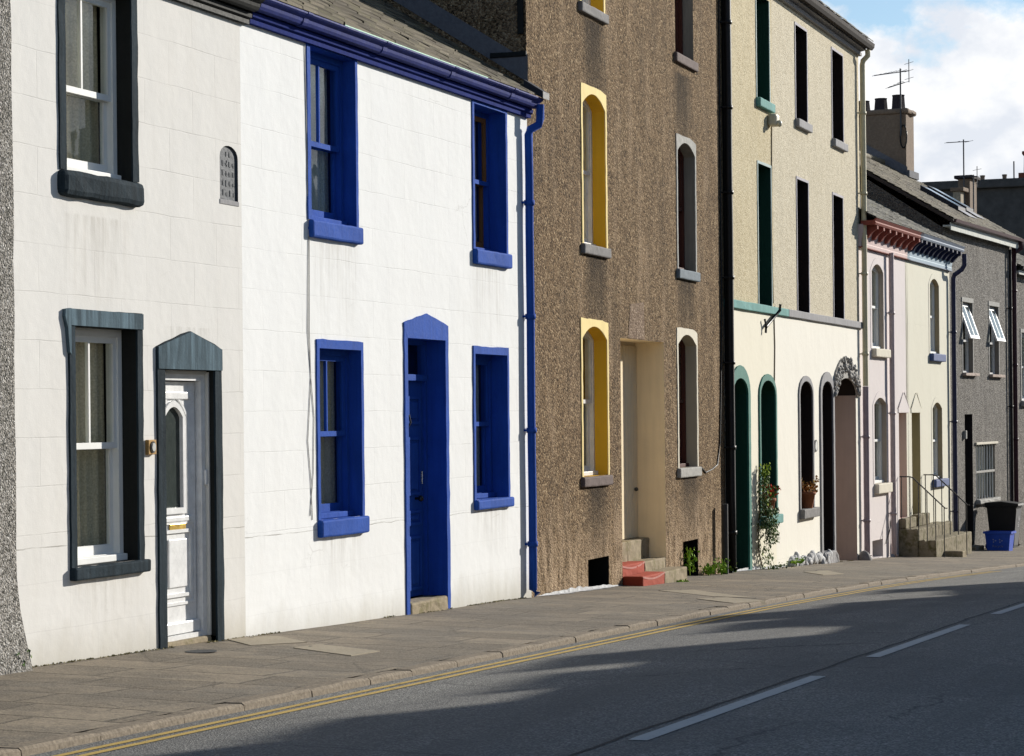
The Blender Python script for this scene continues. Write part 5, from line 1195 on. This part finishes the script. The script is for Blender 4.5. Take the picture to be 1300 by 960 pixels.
def flags():
    t = NT('old_flagstones')
    wv = t.n('ShaderNodeVectorMath', operation='MULTIPLY_ADD'); t.l(t.noise(1.3, None, 4), wv.inputs[0]); wv.inputs[1].default_value = (.09, .09, 0); t.l(t.co, wv.inputs[2])
    br = t.n('ShaderNodeTexBrick'); br.offset = .43; br.squash = 1.35; br.squash_frequency = 3; t.l(t.mapped((1, 1, 1), (0, 0, radians(90)), src=wv.outputs[0]), br.inputs['Vector'])
    for k, v in (('Scale', 1.), ('Mortar Size', .018), ('Mortar Smooth', .3), ('Brick Width', .86), ('Row Height', .62), ('Bias', -.2)): br.inputs[k].default_value = v
    br.inputs['Color1'].default_value = (.125, .10, .07, 1); br.inputs['Color2'].default_value = (.29, .235, .165, 1); br.inputs['Mortar'].default_value = (.05, .042, .03, 1)
    c = t.mix(t.math('MULTIPLY', t.ramp(t.noise(22, None, 6, .7), [(.38, 0.), (.66, 1.)]), .55), br.outputs[0], (.085, .075, .06))
    c = t.mix(t.math('MULTIPLY', t.ramp(t.noise(.9, t.mapped(loc=(5, 2, 0)), 4, .6), [(.48, 0.), (.62, 1.)]), .7), c, (.105, .095, .08))
    c = t.mix(t.math('MULTIPLY', t.ramp(t.noise(4.5, t.mapped(loc=(1, 8, 0)), 5, .7), [(.56, 0.), (.68, 1.)]), .5), c, (.27, .225, .16))
    c = t.mix(t.math('MULTIPLY', t.ramp(t.noise(1, t.mapped((1.3, .8, 1), loc=(2, 6, 0)), 7, .7), [(.44, 0.), (.58, 1.)]), .6), c, (.06, .053, .043))
    vo = t.n('ShaderNodeTexVoronoi', feature='DISTANCE_TO_EDGE'); vo.inputs['Scale'].default_value = .75; t.l(wv.outputs[0], vo.inputs['Vector'])
    c = t.mix(t.math('MULTIPLY', t.ramp(vo.outputs['Distance'], [(.0, 1.), (.012, 0.)]), t.ramp(t.noise(.9, t.mapped(loc=(8, 1, 0)), 3), [(.5, 0.), (.58, .8)])), c, (.03, .026, .02))
    sp_ = t.n('ShaderNodeTexVoronoi'); sp_.inputs['Scale'].default_value = 4.5; t.l(t.co, sp_.inputs['Vector'])
    c = t.mix(t.ramp(sp_.outputs['Distance'], [(.07, .6), (.1, 0.)]), c, (.05, .046, .04))
    c = t.mix(t.math('MULTIPLY', t.ramp(t.noise(75, None, 3, .6), [(.45, 0.), (.6, 1.)]), .5), c, (.34, .28, .2))
    n = t.bump(t.math('MULTIPLY', br.outputs[1], -1.), .02, .8); n = t.bump(t.noise(30, None, 5), .008, .6, n); n = t.bump(t.noise(2.4, None, 3), .04, .5, n)
    return t.done(c, .82, n, .25)
ASPH = asphalt(); FLAG = flags()
def terrain():
    t = NT('soil'); return t.done(t.mix(t.noise(.3), (.10, .10, .06), (.06, .08, .03)), .9)
TER = terrain()
xs = [-300, -120, -60, -30, 0, 15, 30, 45, 60, 80, 100, 130, 200, 400, 900]; ysr = [-900, -300, -100, -40, -12, 0, 12, 40, 100, 300, 900]
m_ = MB(); m_.add([(x, y, min(gz(max(-40, min(x, 160))), 2)-.55) for x in xs for y in ysr], [(i*len(ysr)+j, (i+1)*len(ysr)+j, (i+1)*len(ysr)+j+1, i*len(ysr)+j+1) for i in range(len(xs)-1) for j in range(len(ysr)-1)], True); tag(m_.build('ground', TER), kind='structure')
KW = .14
strip('pavement', FLAG, [lambda X: ky(X)+KW, lambda X: ky(X)*.8, lambda X: ky(X)*.55, lambda X: ky(X)*.3, lambda X: ky(X)*.1, .35, .7], lambda X, y, j: pavez(X, y), x1=110, dx=.4)
n_ = 12
strip('road', ASPH, [(lambda X, f=f: ky(X)+.02-6.24*f/n_) for f in range(n_+1)], lambda X, y, j: roadz(X, y), x1=110)
strip('far_pavement', FLAG, [lambda X: ky(X)-6.2-KW, lambda X: ky(X)-6.9, lambda X: ky(X)-8.1], lambda X, y, j: gz(X)-.03, x1=110)
# kerbs as rows of worn stones
def kerb(name, off, x0, x1, side):
    m_ = MB(); x = x0
    while x < x1:
        L = rnd(.75, 1.05); a, b = x+.006, x+L-.006; dz = rnd(.0, .008); dy = rnd(-.008, .008); ns = 5; vs = []
        for i in range(ns+1):
            X = a+(b-a)*i/ns; y = ky(X)+off+dy; zt = (pavez(X, ky(X)) if side > 0 else gz(X)-.03)+dz+rnd(-.004, .004); zr = roadz(X, ky(X))-.06; e = .012+rnd(0, .008); ch = .03 if i in (0, ns) else 0
            yy = y if side > 0 else y-6.2
            vs += [(X, yy+side*(KW+.02), zt-.06), (X, yy+side*(KW), zt-ch*.2), (X, yy+side*(.012+e*.5), zt-ch*.15), (X, yy+side*.002, zt-.01-e*.5), (X, yy-side*.008, zr)]
        m_.add(vs, [(i*5+j, (i+1)*5+j, (i+1)*5+j+1, i*5+j+1) for i in range(ns) for j in range(4)])
        m_.add(vs, [(0, 1, 2, 3, 4), tuple(ns*5+k for k in (4, 3, 2, 1, 0))]); x += L
    tag(m_.build(name, stone_mat('kerb_granite_'+name, (.29, .24, .18), .6, .9, 34)), kind='structure')
kerb('kerb', 0, -20, 100, 1); kerb('far_kerb', 0, -20, 100, -1)
def mark_mat(name, col, worn):
    t = NT(name); c = t.mix(t.ramp(t.noise(9, None, 8, .75), [(worn, 0.), (worn+.1, 1.)]), col, sc(col, .35)); c = t.mix(t.math('MULTIPLY', t.noise(60), .3), c, sc(col, .4)); return t.done(c, .75, t.bump(t.noise(80), .004, .6), .3)
YL = mark_mat('worn_yellow_paint', (.50, .34, .085), .55); WL = mark_mat('worn_white_line', (.46, .47, .46), .58)
def dz_line(X, y, j): return roadz(X, y)+.004
for nm, y0 in (('yellow_line', -.17), ('yellow_line', -.315)):
    strip(nm, YL, [(lambda X, f=f: ky(X)+y0-f+.006*noise.noise((X*2.3, f*9, y0))) for f in (0, .035, .07)], dz_line, x1=42.3, dx=.25)
for k in range(-3, 9):
    x0 = 18.5+6.25*k
    strip('centre_line', WL, [(lambda X, f=f: ky(X)-3.05-f+.004*noise.noise((X*3, f*9, 1))) for f in (0, .055, .11)], dz_line, x0=x0, x1=x0+4.35, dx=.29)
m_ = MB(); vs = []
for i in range(400):
    X = -10+i*.2; y = ky(X)-2.98+.03*noise.noise((X*.9, 0, 0))+.015*noise.noise((X*4, 3, 0)); w = .012+.008*noise.noise((X*2, 5, 0)); vs += [(X, y-w, roadz(X, y)+.003), (X, y+w, roadz(X, y)+.003)]
m_.add(vs, [(2*i, 2*i+2, 2*i+3, 2*i+1) for i in range(399)]); tag(m_.build('road_seam', plain('tar_seam', (.02, .02, .02), .7)), kind='structure')

# pale inspection covers let into the pavement
CV = stone_mat('pale_concrete', (.36, .31, .23), .25, .85, 20)
def cover(label, pts):
    P = []
    for (x, y) in pts:
        r = ray(x, y); X = 25.
        for i in range(50):
            t = (gz(X)-.03)/r[2]; X = .5*X+.5*r[0]*t
        P.append((r[0]*t, r[1]*t-D))
    cx = sum(p[0] for p in P)/4; cy = sum(p[1] for p in P)/4; z = pavez(cx, cy)
    e = empty('inspection_cover', (cx, cy, z)); tag(e, label, 'cover', 'pale slabs let into the pavement')
    m_ = MB(); m_.add([(x-cx, y-cy, pavez(x, y)+.006-z) for x, y in P]+[(x-cx, y-cy, pavez(x, y)-.05-z) for x, y in P], [(0, 1, 2, 3), (0, 1, 5, 4), (1, 2, 6, 5), (2, 3, 7, 6), (3, 0, 4, 7)]); m_.build('slab', CV, e)
    c = [((P[i][0]+cx*.0)-cx, P[i][1]-cy) for i in range(4)]; m = lambda i, j, t: (c[i][0]+(c[j][0]-c[i][0])*t, c[i][1]+(c[j][1]-c[i][1])*t)
    g = MB(); q = [m(0, 1, .45), m(0, 1, .55), m(0, 1, .55), m(0, 1, .45)]; g.add([(x*.8, y*.8+(.03 if i > 1 else 0), .0075+pavez(cx, cy)-z) for i, (x, y) in enumerate(q)], [(0, 1, 2, 3)]); g.build('lifting_slot', M['void'], e)
cover('pale slab nearest the white door with a dark slot', [(280, 815), (355, 812), (390, 818), (318, 823)])
cover('pale slab below the blue house wall', [(372, 825), (405, 820), (482, 827), (446, 833)])
cover('long pale slab before the stone steps', [(836, 752), (880, 750), (960, 758), (905, 757)])
cover('pale slab near the kerb right of the steps', [(884, 759.5), (922, 757.5), (972, 761), (932, 764.5)])
cover('pale slab before the grey arched door', [(1020, 728), (1050, 726), (1072, 729), (1045, 731)])
mm = fr['L']; ud = mm.px(225, 843)[0]
e = empty('drain_grating', (17.05, -.42, pavez(17.05, -.42))); tag(e, 'small round iron grating in the pavement before the white door', 'grating')
m_ = MB(); m_.lathe([(.13, .004), (.13, .008), (.1, .008)], 0, 0, 16, False); m_.build('rim', M['iron'], e); m_ = MB()
for k in range(5): m_.box(-.1, .1, -.085+k*.04, -.07+k*.04, .003, .009)
m_.build('bars', M['iron'], e)
# dribble of spilt whitewash along the foot of the brown wall and tan wall
def spill(h, u0, u1, nm, w):
    m_ = MB(); vs = []; n = 60
    for i in range(n+1):
        u = u0+(u1-u0)*i/n; f = min(1, 4*i/n, 4*(n-i)/n); d = (w*.5+w*.7*abs(noise.noise((u*2.2, 1, 0)))+.03*rnd(-1, 1))*f
        X, Y = h.world(u, -d); X0, Y0 = h.world(u, -.006); hgt = (.03+.05*abs(noise.noise((u*3, 4, 0))))*f
        vs += [(X0, Y0, pavez(X0, Y0)+.006+hgt), (X0, Y0-.006, pavez(X0, Y0)+.006), (X, Y, pavez(X, Y)+.006)]
    m_.add(vs, [(3*i+k, 3*i+3+k, 3*i+4+k, 3*i+1+k) for i in range(n) for k in range(2)]); tag(m_.build(nm, M['rough_white']), kind='structure')
spill(hb, .12, 3.75, 'whitewash_spill', .16); spill(ht, .1, 4.2, 'whitewash_spill', .12)
# moss line at the foot of the white walls
m_ = MB()
for h_, a_, b_ in ((fr['L'], .05, 3.7), (fr['W'], 0, 7.2), (ht, 4, 10), (fr['G'], 3, 6.5)):
    u = a_
    while u < b_:
        if noise.noise((u*1.3, h_.P[0], 0)) > -.12:
            X, Y = h_.world(u, -rnd(.0, .03)); m_.leaf((X, Y, pavez(X, Y)+rnd(-.004, .008)), rnd(.01, .026))
        u += .008
tag(m_.build('moss', leafy('dry_moss', (.16, .14, .06), (.30, .26, .13))), 'dry moss and grit gathered along the foot of the walls', 'moss', kind='stuff')

# ================================================================== HOUSES ACROSS THE ROAD (their roofs throw the shade on the carriageway)
OPW = render_wall('opposite_render', (.55, .52, .46), block=(5, 5), joint=0.)
def opposite(i, x0, w, ez, rz, chim_at):
    e = empty('opposite_house', (x0, -12.0+ky(x0)+2.5, gz(x0))); tag(e, 'plain rendered house across the road, number %s from the camera'.replace(', number %s', ', ' + ('nearest', 'second', 'third', 'fourth', 'fifth', 'sixth', 'seventh', 'eighth', 'ninth', 'tenth')[i]).replace('%s', ''), 'house', 'houses across the road')
    g = MB(); dpt = -7.
    g.add([(0, 0, -1.5), (w, 0, -1.5), (w, 0, ez), (0, 0, ez), (0, dpt, -1.5), (w, dpt, -1.5), (w, dpt, ez), (0, dpt, ez), (0, dpt/2, rz), (w, dpt/2, rz)], [(0, 1, 2, 3), (4, 5, 6, 7), (0, 3, 8, 7, 4), (1, 2, 9, 6, 5)]); g.build('wall', OPW, e)
    r = MB(); t = .1; s = (rz-ez)/3.5
    r.add([(u, v, z) for u in (0., w) for v, z in ((.25, ez-.25*s+.02), (-3.5, rz+.02), (-7.25, ez-.25*s+.02), (-7.25, ez-.25*s+.12), (-3.5, rz+.14), (.25, ez-.25*s+.12))], [(0, 1, 2, 3, 4, 5), (6, 7, 8, 9, 10, 11)]+[(k, (k+1) % 6, 6+(k+1) % 6, 6+k) for k in range(6)]); rf = r.build('roof', M['slate_grey'], e)
    for c, ch in chim_at:
        m_ = MB(); m_.box(c-.45, c+.45, -4.1, -2.9, rz-.8, rz+ch); m_.box(c-.5, c+.5, -4.15, -2.85, rz+ch, rz+ch+.1)
        for k in (-.25, .25): m_.lathe([(.13, rz+ch+.1), (.11, rz+ch+.5), (.13, rz+ch+.5)], c+k, -3.5, 8)
        m_.build('chimney', M['chim'], rf)
    for (u, z) in ((w*.2, .9), (w*.7, .9), (w*.2, 3.4), (w*.7, 3.4)):
        m_ = MB(); m_.box(u, u+1.0, -.02, .03, z, z+1.6, .01); f = m_.build('window', M['white_p'], e); g2 = MB(); g2.box(u+.08, u+.92, .031, .036, z+.08, z+1.52); g2.build('pane', plain('dark_pane', (.03, .035, .04), .1), f)
    m_ = MB(); m_.box(w*.45, w*.45+.95, -.02, .04, -.2, 2.1, .01); m_.build('door', M['dark_green'], e)
OPP = []; ox = 16.
for i_, (w_, dz_) in enumerate(((9., .0), (8., .15), (7.5, -.1), (7., .2), (6.5, .0), (8., -.25), (8., .1), (9., .0), (9., .2), (9., .0))):
    OPP.append((ox, w_, 5.6+dz_, 7.85+dz_, [(.6, 1.0+.2*sin(i_*2.)), (w_*.5, .7+.2*sin(i_*3.)), (w_-.9, 1.05+.2*sin(i_*5.))][(i_ % 2):])); ox += w_+.15
for i, a in enumerate(OPP): opposite(i, *a)

# ================================================================== LIGHT, SKY, CAMERA
SD = Vector((1.85, -1., .71)).normalized()
sun = bpy.data.lights.new('sun', 'SUN'); sun.energy = 5.; sun.angle = radians(.5); sun.color = (1., .948, .86)
so = bpy.data.objects.new('sun', sun); COL.objects.link(so); so.rotation_euler = SD.to_track_quat('Z', 'Y').to_euler(); so.location = (20, -30, 30)
wd = bpy.data.worlds.new('World'); SC.world = wd; wd.use_nodes = True; nt = wd.node_tree; nt.nodes.clear()
N = nt.nodes.new; L = nt.links.new
out = N('ShaderNodeOutputWorld'); sky = N('ShaderNodeTexSky'); sky.sky_type = 'NISHITA'; sky.sun_disc = False
sky.sun_elevation = math.asin(SD.z); sky.sun_rotation = atan2(SD.x, SD.y); sky.altitude = 50; sky.air_density = 1.; sky.dust_density = .25; sky.ozone_density = 2.4
bg = N('ShaderNodeBackground'); bg.inputs[1].default_value = .09; L(sky.outputs[0], bg.inputs[0])
tc = N('ShaderNodeTexCoord'); sp = N('ShaderNodeSeparateXYZ'); L(tc.outputs['Generated'], sp.inputs[0])
def wm(op, a, b=0., c=None):
    x = N('ShaderNodeMath'); x.operation = op
    for i, v in enumerate((a, b) if c is None else (a, b, c)):
        if isinstance(v, (int, float)): x.inputs[i].default_value = v
        else: L(v, x.inputs[i])
    return x.outputs[0]
def wn(scale, detail, rough, loc=(0, 0, 0), s=(1, 1, 1)):
    mp = N('ShaderNodeMapping'); mp.inputs['Location'].default_value = loc; mp.inputs['Scale'].default_value = s; L(tc.outputs['Generated'], mp.inputs[0])
    x = N('ShaderNodeTexNoise'); x.inputs['Scale'].default_value = scale; x.inputs['Detail'].default_value = detail; x.inputs['Roughness'].default_value = rough; L(mp.outputs[0], x.inputs['Vector']); return x.outputs[0]
def wr(f, stops):
    x = N('ShaderNodeValToRGB'); e = x.color_ramp.elements
    while len(e) < len(stops): e.new(.5)
    for i, (p, c) in enumerate(stops): e[i].position = p; e[i].color = (*c, 1) if isinstance(c, tuple) else (c, c, c, 1)
    L(f, x.inputs[0]); return x.outputs[0]
CL = (0., 0., 0.)
n1 = wn(11, 9, .58, CL, (1, 1, 1.5)); n2 = wn(26, 6, .55, (3, 1, 2), (1, 1, 1.4))
den = wm('ADD', n1, wm('MULTIPLY', wm('SUBTRACT', sp.outputs[2], .145), -6.))      # cloud banks thicken towards the horizon
cf_ = wr(den, [(.455, 0.), (.53, 1.)])
shade = wr(n2, [(.36, (.74, .78, .85)), (.58, (1., 1., 1.))])
cbg = N('ShaderNodeBackground'); cbg.inputs[1].default_value = .76; L(shade, cbg.inputs[0])
mx = N('ShaderNodeMixShader'); L(cf_, mx.inputs[0]); L(bg.outputs[0], mx.inputs[1]); L(cbg.outputs[0], mx.inputs[2]); L(mx.outputs[0], out.inputs[0])

cam = bpy.data.cameras.new('camera'); co = bpy.data.objects.new('camera', cam); COL.objects.link(co); SC.camera = co
fwv = Vector((FW[0], FW[1], 0)); rtv = Vector((RT[0], RT[1], 0)); upv = Vector((0, 0, 1))
rr = rtv*cos(ROLL)-upv*sin(ROLL); uu = rtv*sin(ROLL)+upv*cos(ROLL)
mt = Matrix((rr, uu, -fwv)).transposed().to_4x4(); mt.translation = Vector((0, -D, 0)); co.matrix_world = mt
cam.sensor_fit = 'HORIZONTAL'; cam.sensor_width = 36.; cam.lens = 36.*F/1300.; cam.shift_y = 50./1300.; cam.clip_start = .1; cam.clip_end = 3000
SC.render.resolution_x = 1024; SC.render.resolution_y = 756
vs_ = SC.view_settings; vs_.view_transform = 'Standard'; vs_.look = 'None'; vs_.exposure = .5; vs_.gamma = 1; vs_.use_curve_mapping = False
